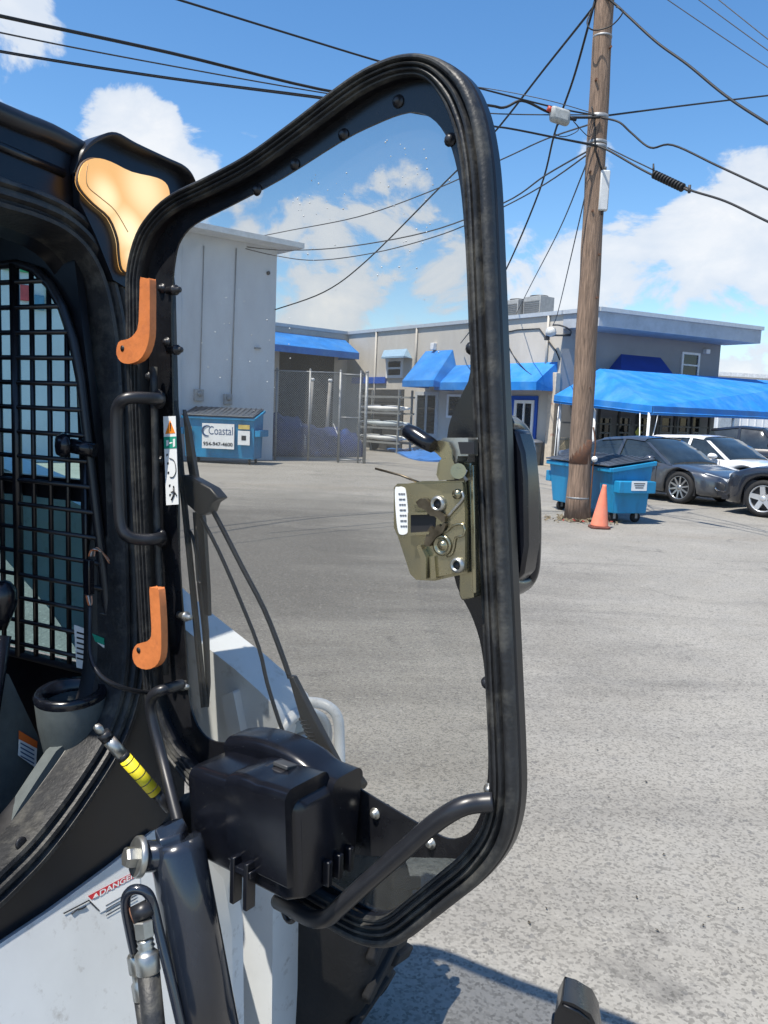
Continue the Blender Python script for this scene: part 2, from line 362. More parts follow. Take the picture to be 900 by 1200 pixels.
for (x, y, w, h) in ((267, 468, .27, .33), (233, 463, .3, .36)):
    c = wallw(x, y, .07); q = MB(); q.box(c, (w, .13, h), (WD, WN, UP)); mbx = q.build('meter_box', mat('meter_box_grey', (.33, .34, .35), .5, var=.1), wb, bevel=.015)
    q = MB(); q.lathe(c+WN*.066+UP*.04, WN, [(.09, 0), (.09, .03), (.06, .045), (0, .05)], 16); q.build('dial', M_galv, mbx)
q = MB(); q.box(wallw(302, 408, .05), (.2, .1, .05), (WD, WN, UP)); q.build('wall_bracket', M_galv, wb)
q = MB(); q.lathe(wallw(314, 320, .0), WN, [(.06, 0), (.06, .05), (0, .06)], 12); q.build('vent_cap', M_wire2, wb)
for k in range(1, 4):   # shallow control joints of the stucco
    q = MB(); a_ = WC+WD*(k*3.3)+WN*.004; q.box(a_+UP*ztop/2, (.03, .012, ztop-.1), (WD, WN, UP)); q.build('joint_strip', M_white_wall, wb)

# painted sign boards and a yellow pipe on the wall, glimpsed through the cab window
for (x0, y0, x1, y1, cm, nm) in ((4, 312, 50, 322, (.05, .35, .15), 'green_board'), (22, 333, 34, 353, (.5, .06, .07), 'red_board'), (54, 306, 60, 366, (.7, .62, .06), 'yellow_pipe'), (36, 345, 52, 364, (.08, .22, .35), 'blue_board')):
    a_, b_ = wallw(x0, y0, .05), wallw(x1, y1, .05); u_ = V(b_.x-a_.x, b_.y-a_.y, 0); q = MB(); q.box((a_+b_)/2, (u_.length, .08, abs(a_.z-b_.z)), (u_.normalized(), WN, UP)); q.build(nm, mat(nm, cm, .5), wb, bevel=.02)
# ================================================================== dumpsters
def dumpster(name, label, org, xd, yd, Lx, Dy, hf, hr, wheelr=.09, z0=.17, taper=.1):
    d = thing(name, label, 'dumpster', tuple(org), 'blue dumpsters')
    P = lambda x, y, z: org+xd*x+yd*y+UP*z
    t = taper
    q = MB(); q.hexa([P(.03, t, z0), P(Lx-.03, t, z0), P(Lx-.03, Dy-.05, z0), P(.03, Dy-.05, z0), P(0, 0, hf), P(Lx, 0, hf), P(Lx, Dy, hr), P(0, Dy, hr)])
    body = q.build('body', M_binblue, d, bevel=.012)
    q = MB(); rz = .07
    for (a, b) in ((P(-.03, -.03, hf-.03), P(Lx+.03, -.03, hf-.03)), (P(-.03, Dy+.03, hr-.03), P(Lx+.03, Dy+.03, hr-.03)), (P(-.03, -.03, hf-.03), P(-.03, Dy+.03, hr-.03)), (P(Lx+.03, -.03, hf-.03), P(Lx+.03, Dy+.03, hr-.03))):
        u = (b-a).normalized(); s_ = UP.cross(u).normalized(); q.box((a+b)/2, ((b-a).length, .05, rz), (u, s_, u.cross(s_)))
    q.build('rim', M_binblue, d, bevel=.008)
    for i in range(2):
        x0 = i*Lx/2+.005; x1 = (i+1)*Lx/2-.005
        q = MB(); n = 7
        q.hexa([P(x0-.02, -.08, hf+.03), P(x1+.0, -.08, hf+.03), P(x1, Dy+.03, hr+.03), P(x0-.02, Dy+.03, hr+.03), P(x0-.02, -.08, hf+.055), P(x1, -.08, hf+.055), P(x1, Dy+.03, hr+.055), P(x0-.02, Dy+.03, hr+.055)])
        lid = q.build('lid', M_lid, d, bevel=.01)
        for k in range(n):
            xx = x0+.06+(x1-x0-.12)*k/(n-1); a, b = P(xx, -.02, hf+.063), P(xx, Dy-.05, hr+.061); u = (b-a).normalized(); s_ = xd
            q = MB(); q.box((a+b)/2, (.045, (b-a).length, .02), (s_, u, s_.cross(u))); q.build('rib', M_lid, lid, bevel=.006)
    for sx in (0, 1):
        x = -.09 if sx == 0 else Lx+.09; zc = hf*.68
        q = MB(); q.box(P(x, Dy*.5, zc), (.17, Dy*.9, .2), (xd, yd, UP)); q.build('fork_sleeve', M_binblue, d, bevel=.012)
    for x in (.18, Lx-.18):
        for y in (t+.1, Dy-.16):
            c = P(x, y, wheelr)
            q = MB(); q.lathe(c-xd*.025, xd, [(wheelr*.5, 0), (wheelr, .004), (wheelr, .046), (wheelr*.5, .05)], 16); wh = q.build('caster', M_tyre, d)
            q = MB(); q.box(c+xd*.034+UP*.05, (.008, .05, .14), (xd, yd, UP)); q.box(c-xd*.034+UP*.05, (.008, .05, .14), (xd, yd, UP)); q.build('fork', M_galv, wh)
    return d, P, body
P0, P1 = gnd(641, 587, .15), gnd(714, 603.5, .15)
P0.z = P1.z = 0; xd = (P1-P0).normalized(); yd = UP.cross(xd)
DP, PP, _b = dumpster('dumpster', 'blue steel dumpster with black lid standing behind the wooden utility pole', P0, xd, yd, (P1-P0).length, .80, .93, 1.06)
Lr = (P1-P0).length
q = MB(); q.box(PP(Lr+.178, .42, .66), (.006, .3, .16), (xd, yd, UP)); sg = q.build('sign_plate', M_signwhite, DP)
for k in range(3):
    q = MB(); q.box(PP(Lr+.1825, .42, .70-.035*k), (.003, .22-.03*k, .014), (xd, yd, UP)); q.build('print_line', M_printk, sg)
# left one, against the white building
a0 = gnd(214, 541.5); a1 = gnd(297, 545.5); xd = (a1-a0).normalized(); yd = UP.cross(xd)
if yd.y < 0: yd = -yd
a0 = a0+yd*.0
DL, PL, _b = dumpster('dumpster', 'blue steel dumpster with white phone sign against the white building', a0, xd, yd, (a1-a0).length, 1.05, 1.38, 1.62, wheelr=.09, taper=.12)
Ll = (a1-a0).length
def front(x, z, off): return PL(x, -off, z)
q = MB(); q.box(front(Ll*.50, .82, .012), (.98, .02, .74), (xd, yd, UP)); sg = q.build('sign_plate', M_signwhite, DL)
text_mesh('Coastal', .25, front(Ll*.50-.29, .86, .026), xd, UP, M_print, sg, width=.74)
text_mesh('954-947-4600', .115, front(Ll*.50-.45, .53, .03), xd, UP, M_printk, sg, width=.9, bold=True)
q = MB(); cc = front(Ll*.5-.33, .97, .026)
arc = [cc+xd*(.15*cos(t))+UP*(.15*sin(t)) for t in [radians(60+i*15) for i in range(16)]]
q.tube(arc, [.012+.018*sin(pi*i/15) for i in range(16)], 6); q.build('swoosh_logo', M_print, sg)
q = MB(); q.box(front(Ll*.86, .80, .012), (.36, .02, .42), (xd, yd, UP)); s2_ = q.build('notice_plate', M_signwhite, DL)
q = MB(); q.box(front(Ll*.86, .80, .025), (.14, .006, .14), (xd, yd, UP)); q.build('print_block', M_printk, s2_)
q = MB(); q.box(front(Ll*.86, 1.12, .012), (.34, .02, .13), (xd, yd, UP)); q.build('yellow_label', mat('yellow_label', (.55, .42, .12), .5), DL)
q = MB(); q.box(front(Ll*.08, .92, .012), (.2, .02, .3), (xd, yd, UP)); q.build('yellow_label', MATS['yellow_label'], DL)

# ================================================================== GREY / BEIGE BUILDING
BB = at(405, 480, 41); BB.z = 0
CC = V(6.2, 29.9, 0); BCd = (CC-BB).normalized(); NBC = V(BCd.y, -BCd.x, 0)
if NBC.y > 0: NBC = -NBC
CDd = V(.89, .457, 0).normalized(); NCD = V(.457, -.89, 0).normalized(); DD = CC+CDd*8.1
AA = at(300, 480, 37.3); AA.z = 0; ABd = (BB-AA).normalized(); NAB = V(ABd.y, -ABd.x, 0)
if NAB.y > 0: NAB = -NAB
def wbc(px, py, off=0.): return onp(px, py, BB+NBC*off, NBC)
def wcd(px, py, off=0.): return onp(px, py, CC+NCD*off, NCD)
def wab(px, py, off=0.): return onp(px, py, AA+NAB*off, NAB)
gb = thing('beige_building', 'long beige and grey building with blue canvas awnings and flat roof', 'building', tuple((BB+CC)/2))
HB = 5.5
q = MB(); q.prism([AA-ABd*6, BB, CC, DD, DD+V(-4, 9, 0), V(-8, 52, 0)], UP*HB); q.build('wall', M_beige, gb)
T1 = CC+BCd*1.6; T2 = T1+CDd*8.2; T3 = DD+CDd*.2
q = MB(); q.prism([CC+UP*4.98-CDd*.02+BCd*.003, T1+UP*4.98, T2+UP*4.98, T3+UP*4.98+BCd*.003], UP*.6); q.build('roof_overhang', M_greyblue, gb)
q = MB()
for (a, b, n_) in ((AA-ABd*6, BB, NAB), (BB, CC, NBC), (CC, T1, NBC), (T1, T2, NCD)):
    u = (b-a).normalized(); q.box((a+b)/2+n_*.03+UP*(HB+.05), ((b-a).length+.06, .14, .14), (u, n_, UP))
q.build('coping', mat('coping_metal', (.5, .53, .56), .45, var=.06, metal=.3), gb)
# darker grey layer over the whole right wall
q = MB(); q.prism([CC+NCD*.012+UP*.02, DD+NCD*.012+UP*.02, DD+NCD*.012+UP*4.97, CC+NCD*.012+UP*4.97], -NCD*.01); q.build('wall_panel', mat('right_wall_grey', (.27, .275, .285), .85, var=.05, scale=1.2, bump=.25, bscale=30), gb)

def window(parent, fn, x0, y0, x1, y1, nrm, fw=.09, mull=1, trans=1, fm=None, pm=None, off=.0, name='window'):
    """framed window lying on a wall; each pane its own piece"""
    fm = fm or M_whiteframe; pm = pm or M_darkglass
    a = fn(x0, (y0+y1)/2, off+.03); b = fn(x1, (y0+y1)/2, off+.03); xm = (x0+x1)/2
    zt = fn(xm, y0, off+.03).z; zb = fn(xm, y1, off+.03).z
    u = (b-a); u.z = 0; wd = u.length; u.normalize(); o = Vector((a.x, a.y, 0))
    q = MB()
    def bar(xa, xb, za, zb_): q.box(o+u*((xa+xb)/2)+UP*((za+zb_)/2), (xb-xa, .08, zb_-za), (u, nrm, UP))
    bar(0, fw, zb, zt); bar(wd-fw, wd, zb, zt); bar(fw, wd-fw, zb, zb+fw); bar(fw, wd-fw, zt-fw, zt)
    xs = [fw+(wd-2*fw)*i/mull for i in range(mull+1)]; zs = [zb+fw+(zt-zb-2*fw)*i/trans for i in range(trans+1)]
    for x in xs[1:-1]: bar(x-fw/3, x+fw/3, zb+fw, zt-fw)
    for z in zs[1:-1]: bar(fw, wd-fw, z-fw/3+.001, z+fw/3)
    w = q.build(name, fm, parent)
    for i in range(mull):
        for j in range(trans):
            q = MB(); q.box(o+u*((xs[i]+xs[i+1])/2)-nrm*.012+UP*((zs[j]+zs[j+1])/2), (xs[i+1]-xs[i], .014, zs[j+1]-zs[j]), (u, nrm, UP)); q.build('pane', pm, w)
    return w
def awning(parent, fn, nrm, tl, tr, fl, fr, dep, val=.26, m=None, side=True, under=None):
    """shed awning: top edge on the wall, front edge standing dep metres out"""
    m = m or M_awning
    a, b = fn(*tl, .015), fn(*tr, .015); c, d = fn(*fr, dep), fn(*fl, dep)
    z = (a.z+b.z)/2; a.z = b.z = z; z = (c.z+d.z)/2; c.z = d.z = z
    a2, b2 = d-nrm*(dep-.015), c-nrm*(dep-.015)
    q = MB(); t = -UP*.012
    q.prism([a, b, c, d], t)
    cv = c-UP*val; dv = d-UP*val
    q.prism([d+nrm*.004, c+nrm*.004, cv+nrm*.004, dv+nrm*.004], -nrm*.01)
    if side:
        u = (b-a).normalized()
        q.prism([b+u*.003, c+u*.003, cv+u*.003, b2-UP*val+u*.003], -u*.01); q.prism([a-u*.003, d-u*.003, dv-u*.003, a2-UP*val-u*.003], u*.01)
    return q.build('awning', m, parent)
awning(gb, wab, NAB, (300, 387), (404, 397), (300, 401), (421, 413.5), 1.6, .3)
awning(gb, wbc, NBC, (499, 411.5), (530.7, 410), (471.6, 444.5), (508, 447), 1.5, .26)
awning(gb, wbc, NBC, (520, 426.5), (653, 426.5), (509, 447.5), (628.7, 448), 1.15, .3)
awning(gb, wbc, NBC, (450, 409), (477, 410), (447, 417.5), (473, 417.5), .5, .08, m=mat('pale_blue_awning', (.25, .38, .50), .6, var=.08))
q = MB(); a_ = wbc(413, 446, .05); b_ = wbc(452, 447.5, .05); b_.z = a_.z; u = (b_-a_).normalized(); q.box((a_+b_)/2, ((b_-a_).length, .1, .3), (u, NBC, UP)); q.build('blue_band', M_bluepaint, gb)
window(gb, wbc, 453, 420, 472, 443, NBC, fw=.13, trans=2)
# dark sheet painted for the shade inside the left wing's bay
q = MB(); a_ = wab(328, 410, .02); b_ = wab(392, 415, .02); zt = wab(360, 411, .02).z
q.prism([V(a_.x, a_.y, .05), V(b_.x, b_.y, .05), V(b_.x, b_.y, zt), V(a_.x, a_.y, zt)], -NAB*.015); q.build('bay_shade_sheet', mat('bay_shade', (.012, .012, .014), .8), gb)
# dark slats added for the wall shade behind the kayak rack
q = MB(); a_ = wbc(424, 470, .03); b_ = wbc(473, 470, .03); zt = wbc(450, 456, .03).z; n = 9; u = V(b_.x-a_.x, b_.y-a_.y, 0); wd = u.length; u.normalize()
rd = None
for k in range(n):
    q = MB(); z0 = zt*k/n; q.box(V(a_.x, a_.y, 0)+u*wd/2+UP*(z0+zt/n/2), (wd, .05, zt/n-.03), (u, NBC, UP)); o_ = q.build('rack_shade_slat', mat('rack_shade', (.05, .052, .055), .6), gb)
window(gb, wbc, 486, 459, 513, 512, NBC, fw=.16, mull=2, fm=mat('aluminium_frame', (.45, .47, .48), .45, var=.08))
window(gb, wbc, 524, 462, 541, 490, NBC, fw=.1)
# blue double door
window(gb, wbc, 598, 464, 629, 523, NBC, fw=.26, fm=M_bluepaint, name='door_surround')
window(gb, wbc, 602, 469, 625, 522, NBC, fw=.12, mull=2, off=.045, name='door')
# beige strip added for the sunlit sliver of corner wall, with red marks
q = MB(); q.box(CC+NBC*.14-BCd*.12+UP*1.7, (.34, .26, 3.4), (BCd, NBC, UP)); q.build('lit_corner_strip', mat('lit_corner_beige', (.50, .44, .36), .85, var=.1, dirt=(.35, .12, .07), dirt_amt=.7, dscale=2.5, thresh=(.6, .68)), gb, bevel=.02)
# right wall windows and shaded awning
window(gb, wcd, 681, 397, 697, 430, NCD, fw=.09, trans=2)
window(gb, wcd, 798, 413, 819, 443, NCD, fw=.09, trans=2)
awning(gb, wcd, NCD, (728, 414), (774, 420), (728, 434), (790, 441), .9, .1, m=M_awning_dk)
for (x0, x1) in ((697, 716), (722, 738), (744, 762), (772, 786), (792, 806), (808, 820)):
    window(gb, wcd, x0, 487, x1, 527, NCD, fw=.1, trans=2, fm=mat('dull_frame', (.22, .24, .26), .5))
q = MB(); c = wcd(828, 412, .1); q.box(c, (.22, .2, .18), (CDd, NCD, UP)); q.build('security_light', M_whiteframe, gb, bevel=.02)
q = MB(); c = wbc(508, 406, .1); q.box(c, (.22, .2, .3), (BCd, NBC, UP)); q.build('security_light', M_whiteframe, gb, bevel=.02)
# wall lamp on a gooseneck at the corner
q = MB(); pts = [wcd(668, 393, .02), wcd(669, 388, .35), wcd(664, 384, .6), wbc(655, 381, .5), wbc(648, 381, .45)]
q.tube(pts, .03, 6, sub=4); gl = q.build('gooseneck', M_wire2, gb)
c = wbc(646, 383, .45); q = MB(); q.lathe(c, -UP, [(.06, 0), (.16, .06), (.2, .18), (.18, .3), (0, .36)], 14); q.build('lamp_globe', mat('lamp_glass', (.55, .56, .55), .3), gl)
q = MB(); q.tube([wcd(668, 393, .04), wbc(650, 393, .4), wbc(642, 394.5, .45)], .035, 6); q.box(wbc(641, 396, .45), (.14, .14, .16), (BCd, NBC, UP)); q.build('lamp_arm', M_wire2, gl)
# cables stapled over the beige wall
q = MB(); q.tube([wbc(590, 390, .03), wbc(606, 386.5, .03), wbc(632, 385, .03), wbc(652, 412, .03), wbc(656, 422, .03)], .022, 5); q.build('wall_cable', M_wire, gb)
q = MB(); q.tube([wbc(588, 388, .03), wbc(597, 408, .03), wbc(604, 420, .03), wbc(616, 434, .5), wbc(628, 443, .9)], .02, 5, sub=4); q.build('wall_cable', M_wire, gb)
for (x, m_) in ((440, M_beige), (487, M_beige), (560, M_greyblue), (640, M_beige)):
    a_ = wbc(x, 420, .06); q = MB(); q.cyl(V(a_.x, a_.y, HB-.02), V(a_.x, a_.y, 3.2 if x in (487, 560, 640) else .05), .045, n=8); q.build('downspout', m_, gb)
# rooftop air conditioners
def ac(px0, px1, py0, py1, Y, label, dz=0):
    a = at(px0, py1, Y); b = at(px1, py1, Y); t = at(px0, py0, Y); w = (b-a).length; h = t.z-a.z; c = (a+b)/2
    r = thing('air_conditioner', label, 'air conditioner', (c.x, c.y, a.z), 'rooftop air conditioners')
    ax = (BCd, NBC, UP); w *= 1.1
    q = MB(); q.box(c+UP*(h*.5), (w*.9, w*.8, h*.96), ax); q.build('casing', mat('ac_casing', (.30, .31, .31), .55, var=.1), r, bevel=.02)
    for k in range(6):
        q = MB(); q.box(c+UP*(h*(.14+.11*k))+NBC*(w*.4+.012), (w*.8, .03, h*.05), ax); q.build('louvre', mat('ac_louvre', (.16, .165, .17), .5), r)
    q = MB(); q.lathe(c+UP*(h*.98), UP, [(w*.36, 0), (w*.36, .05), (w*.1, .09), (0, .09)], 18); q.build('fan_guard', M_wire2, r)
    for sx in (-1, 1):
        q = MB(); q.box(c+BCd*(sx*w*.33)-UP*.06, (.12, w*.8, .14), ax); q.build('skid', M_galv, r)
ac(594, 616, 352, 371, 34.6, 'left, smaller grey rooftop air conditioner peeking past the door rail')
ac(617, 644, 348, 369, 34.0, 'right, larger grey rooftop air conditioner beside the utility pole')

# ================================================================== PATIO CANOPY
E1, E2, E3 = at(650, 463, 28.8), at(765, 475.5, 24.0), at(960, 486, 32.5)
R1, R2 = at(703, 432, 28.2), at(960, 450, 36.0)
B3 = at(960, 478, 39.5); 
pc = thing('patio_canopy', 'long bright blue canvas canopy on white poles over the patio behind the cars', 'canopy', (E2.x, E2.y, 0))
q = MB(); q.prism([E1, E2, R1], -UP*.015); q.prism([E2, E3, R2, R1], -UP*.015); q.prism([E1+V(0, .02, 0), R1+V(0, .02, 0), at(700, 455, 33)], -UP*.015); q.prism([R1, R2, B3, at(700, 455, 33)], -UP*.015)
q.build('canopy', M_awning, pc)
for (a, b) in ((E1, E2), (E2, E3)):
    u = (b-a).normalized(); n_ = V(u.y, -u.x, 0); q = MB()
    q.prism([a+n_*.01, b+n_*.01, b-UP*.27+n_*.01, a-UP*.27+n_*.01], n_*.012); v_ = q.build('valance', M_awning, pc)
    q = MB(); q.tube([a-UP*.2+n_*.03, b-UP*.2+n_*.03], .018, 6); q.build('hem_rope', M_awning, v_)
def pole_to_ground(P, r=.045, m=None): 
    q = MB(); q.cyl(P, V(P.x, P.y, 0), r, n=8); return q.build('canopy_pole', m or M_whiteframe, pc)
for P in (E2-UP*.2+V(-.05, .1, 0), E1-UP*.2+V(.25, .05, 0), E2.lerp(E3, .42)-UP*.2+V(0, .1, 0), E2.lerp(E3, .75)-UP*.2+V(0, .1, 0), E1.lerp(E2, .45)-UP*.2+V(.1, .2, 0)): pole_to_ground(P)
for (ax_, bx) in (((750, 484), (749, 540)), ((771, 486), (757, 545)), ((655, 474), (650, 530))):
    q = MB(); a_ = at(*ax_, 24.2 if ax_[0] > 700 else 28.6); b_ = at(*bx, 24.2 if ax_[0] > 700 else 28.0); q.cyl(a_, b_+(b_-a_)*.35, .014, n=6); q.build('tie_rope', M_signwhite, pc)
# patio railing with lattice
rl = thing('patio_railing', 'dark patio railing with lattice under the blue canopy', 'railing', tuple(V(8.2, 28.2, 0)))
ra, rb = at(653, 500, 29.3), at(830, 505, 33.0); ra.z = rb.z = 0; u = (rb-ra).normalized(); n_ = V(u.y, -u.x, 0); LL = (rb-ra).length
for i in range(9):
    q = MB(); q.box(ra+u*(LL*i/8)+UP*1.1, (.07, .07, 2.2), (u, n_, UP)); q.build('post', mat('dark_rail_paint', (.05, .055, .06), .6), rl)
for z in (.35, 1.02, 1.62):
    q = MB(); q.box(ra+u*LL/2+UP*z, (LL, .05, .06), (u, n_, UP)); q.build('rail', mat('rail_grey', (.18, .19, .2), .6), rl)
q = MB()
for i in range(20):
    for s_ in (-1, 1):
        c = ra+u*(.2+i*.09)+UP*.75+n_*(.02*s_); dv = (u*s_+UP).normalized(); q.box(c, (.9, .012, .025), (dv, n_, dv.cross(n_)))
q.build('lattice', mat('tan_lattice', (.45, .38, .25), .7), rl)
q = MB(); c = ra+u*3.9+UP*1.35+n_*.06; r_ = .22; q.prism([c+u*r_*.75, c+UP*r_, c-u*r_*.75, c-UP*r_], n_*.012); q.build('yellow_diamond_sign', mat('yellow_sign', (.6, .6, .08), .5), rl)
q = MB(); c = ra+u*1.05+UP*1.4+n_*.08; q.box(c, (.42, .16, .75), (u, n_, UP)); q.build('electric_box', mat('pale_box', (.5, .54, .55), .5), rl, bevel=.015)

# ================================================================== far white building on the right
fw_ = thing('far_white_building', 'low white building with ribbed walls far behind the canopy at right', 'building', tuple(at(900, 500, 48).xy)+(0,))
c0, c1 = at(826, 500, 47), at(1050, 500, 50); c0.z = c1.z = 0; u = (c1-c0).normalized(); n_ = V(u.y, -u.x, 0); zt = at(850, 441, 47).z
q = MB(); q.prism([c0, c1, c1-n_*10, c0-n_*10], UP*zt); q.build('wall', mat('white_siding', (.72, .74, .76), .6, var=.03), fw_)
for k in range(22):
    q = MB(); q.box(c0+u*(.3+k*.5)+n_*.02+UP*(zt*.48), (.06, .04, zt*.9), (u, n_, UP)); q.build('siding_rib', MATS['white_siding'], fw_)
q = MB(); q.prism([c0+UP*(zt+.002)+n_*.4-u*.3, c1+UP*(zt+.002)+n_*.4, c1-n_*10.4+UP*(zt+.002), c0-n_*10.4-u*.3+UP*(zt+.002)], UP*.22); q.build('roof', mat('white_roof', (.76, .76, .75), .6), fw_)
q = MB(); q.box(c0+u*1.5+n_*.05+UP*1.3, (1.2, .06, 2.5), (u, n_, UP)); q.build('door', mat('grey_door', (.35, .4, .45), .5), fw_)

# ================================================================== FENCE, BOAT, RACKS
fz = 2.95
f0 = at(318, 541, 27.15); f0.z = 0; f1 = gnd(396, 542); f2 = gnd(423, 543)
fe = thing('chain_link_fence', 'grey chain link fence with gate beside the white building', 'fence', tuple((f0+f2)/2))
def links(a, b, z0, z1, name, pitch=.075, r=.0042):
    q = MB(); u = (b-a); Lx = u.length; u.normalize(); n_ = V(u.y, -u.x, 0); H = z1-z0
    k = -H
    while k < Lx:
        for s_ in (1, -1):
            x0, zz0, x1, zz1 = k, z0, k+H, z1
            if x0 < 0: zz0 += -x0; x0 = 0
            if x1 > Lx: zz1 -= (x1-Lx); x1 = Lx
            if x1-x0 > .01:
                if s_ == 1: p, w = a+u*x0+UP*zz0, a+u*x1+UP*zz1
                else: p, w = a+u*(Lx-x0)+UP*zz0, a+u*(Lx-x1)+UP*zz1
                d_ = (w-p).normalized(); o_ = d_.cross(n_)*r; o2 = n_*r*s_
                q.add([p-o_+o2, p+o_+o2, w+o_+o2, w-o_+o2], [(0, 1, 2, 3)])
        k += pitch
    return q.build(name, M_galv, fe, fixn=False)
links(f0, f1, .06, fz-.02, 'chain_link'); links(f1, f2, .06, fz-.02, 'chain_link')
for (P, r) in ((f0+V(.12, .02, 0), .035), (f0.lerp(f1, .55)+V(0, 0, 0), .035), (f1, .045), (f1.lerp(f2, .86), .03), (f2+V(.1, -.05, 0), .055)):
    q = MB(); q.cyl(P, P+UP*(fz+.05), r, n=10); po = q.build('post', M_galv, fe)
    q = MB(); q.lathe(P+UP*(fz+.05), UP, [(r*1.15, 0), (r*1.1, .03), (0, .06)], 10); q.build('cap', M_galv, po)
for (a, b, z) in ((f0, f1, fz), (f1, f2, fz-.04), (f1, f2, .1), (f1, f2, 1.5)):
    q = MB(); q.cyl(a+UP*z, b+UP*z, .022, n=8); q.build('rail', M_galv, fe)
# boat under a blue tarp
bt = thing('covered_boat', 'boat wrapped in a dark blue tarpaulin behind the chain link fence', 'boat', tuple(at(365, 530, 30.2).xy)+(0,))
ba, bb_ = at(312, 530, 29.6), at(416, 530, 31.4); ba.z = bb_.z = 0; u = (bb_-ba).normalized(); n_ = V(u.y, -u.x, 0); LL = (bb_-ba).length
rings = []; rnd = random.Random(5)
for i in range(19):
    t = i/18; w = .95*(sin(pi*min(1, t*.62+.22))**.6); hh = 1.42-.75*max(0, (t-.25))+.10*sin(9*t)+rnd.uniform(-.06, .06)
    j = lambda: rnd.uniform(-.09, .09)
    c = ba+u*(LL*t)
    rings.append([c+n_*(w*s_)+UP*max(.02, z*hh+j()*(z > 0)) for (s_, z) in ((1.12, 0), (1.1, .2), (1.04, .42), (.98, .60), (.80, .72), (.45, .86), (0, 1.0), (-.4, .88), (-.82, .7), (-1.0, .5), (-1.05, 0))])
q = MB(); q.loft(rings); q.build('tarpaulin', mat('blue_tarp', (.007, .022, .12), .5, var=.3, scale=3, bump=.9, bscale=5, dirt=(.02, .12, .45), dirt_amt=.7, dscale=1.3, thresh=(.55, .68)), bt)
for i in range(2):
    c = ba+u*(LL*(.3+.37*i)); q = MB(); q.tube([c+n_*1.0+UP*.12, c+n_*.98+UP*.75, c+n_*.5+UP*1.22], .012, 5); q.build('tie_cord', M_signwhite, bt)
for (x, y0, y1, Y, lb) in ((366, 446, 500, 31.9, 'left weathered white post rising behind the tarp covered boat'), (387, 447, 500, 32.4, 'right weathered white post rising behind the tarp covered boat')):
    a = at(x, y0, Y); tp = thing('mooring_post', lb, 'post', (a.x, a.y, 0), 'white posts behind the covered boat')
    q = MB(); q.cyl(V(a.x-.12, a.y, 0), a, .075, .065, n=10); q.build('shaft', mat('weathered_white_post', (.33, .32, .30), .8, dirt=(.2, .17, .13), dirt_amt=.6), tp)
    q = MB(); q.lathe(a, UP, [(.08, 0), (.09, .05), (.07, .09), (0, .11)], 10); q.build('cap', M_signwhite, tp)
# kayak rack with kayaks
ka, kb = wbc(428, 500, 1.6), wbc(474, 500, 1.3); ka.z = kb.z = 0; u = (kb-ka).normalized(); n_ = NBC; LL = (kb-ka).length
kr = thing('boat_rack', 'white steel rack of shelves against the beige wall, holding small boats', 'rack', tuple((ka+kb)/2))
for i in range(0, 3, 2):
    for s_ in (-.35, .35):
        q = MB(); q.box(ka+u*(LL*i/2)+n_*s_+UP*1.35, (.07, .07, 2.7), (u, n_, UP)); q.build('post', mat('rack_paint', (.2, .21, .21), .5), kr)
zs = (.42, 1.05, 1.7, 2.4)
for z in zs:
    for s_ in (-.35, .35):
        q = MB(); q.box(ka+u*LL/2+n_*s_+UP*z, (LL+.3, .06, .08), (u, n_, UP)); q.build('shelf_rail', MATS['rack_paint'], kr)
for k, (z, cm, lb) in enumerate(((.46, (.62, .64, .64), 'white kayak on the lowest shelf of the boat rack'), (1.09, (.45, .5, .52), 'pale grey kayak on the second shelf of the boat rack'), (1.74, (.7, .7, .68), 'white kayak on the highest loaded shelf of the boat rack'))):
    rg = []
    for i in range(15):
        t = i/14; w = .3*sin(pi*(.06+.88*t))**.7; c = ka+u*(-.25+(LL+.5)*t)+UP*(z+.02)
        rg.append([c+n_*(w*cos(a))+UP*(.14+.14*sin(a)*(w/.3)+.06*abs(t-.5)) for a in [2*pi*j/12 for j in range(12)]])
    kt = thing('kayak', lb, 'kayak', tuple(ka+u*LL/2+UP*z), 'kayaks on the rack')
    q = MB(); q.loft(rg); q.build('hull', mat('kayak_%d' % k, cm, .35, var=.05), kt)
    q = MB(); q.lathe(ka+u*LL*.5+UP*(z+.27), UP, [(.2, 0), (.2, .045), (.15, .05)], 14); q.build('cockpit_rim', M_wire2, kt)
# trailer / engine clutter by the gate
tr = thing('boat_trailer', 'small dark boat trailer with wheel standing right of the fence gate', 'trailer', tuple(gnd(438, 527).xy)+(0,))
c = gnd(438, 527); q = MB(); q.tube([c+V(-.9, .4, .45), c+V(.9, -.6, .45), c+V(2.0, -1.4, .4)], .05, 6); q.tube([c+V(-.5, .9, .45), c+V(1.1, -.2, .45)], .04, 6); q.build('frame', M_wire2, tr)
q = MB(); q.lathe(c+V(0, -.15, .3), V(.8, -.6, 0), [(.12, -.1), (.29, -.09), (.3, 0), (.29, .09), (.12, .1)], 16); q.build('wheel', M_tyre, tr)
q = MB(); q.box(c+V(.1, .1, .9), (.5, .4, .5)); q.box(c+V(.1, .1, 1.25), (.3, .3, .25)); q.build('outboard_motor', mat('motor_black', (.02, .02, .022), .35), tr, bevel=.06)
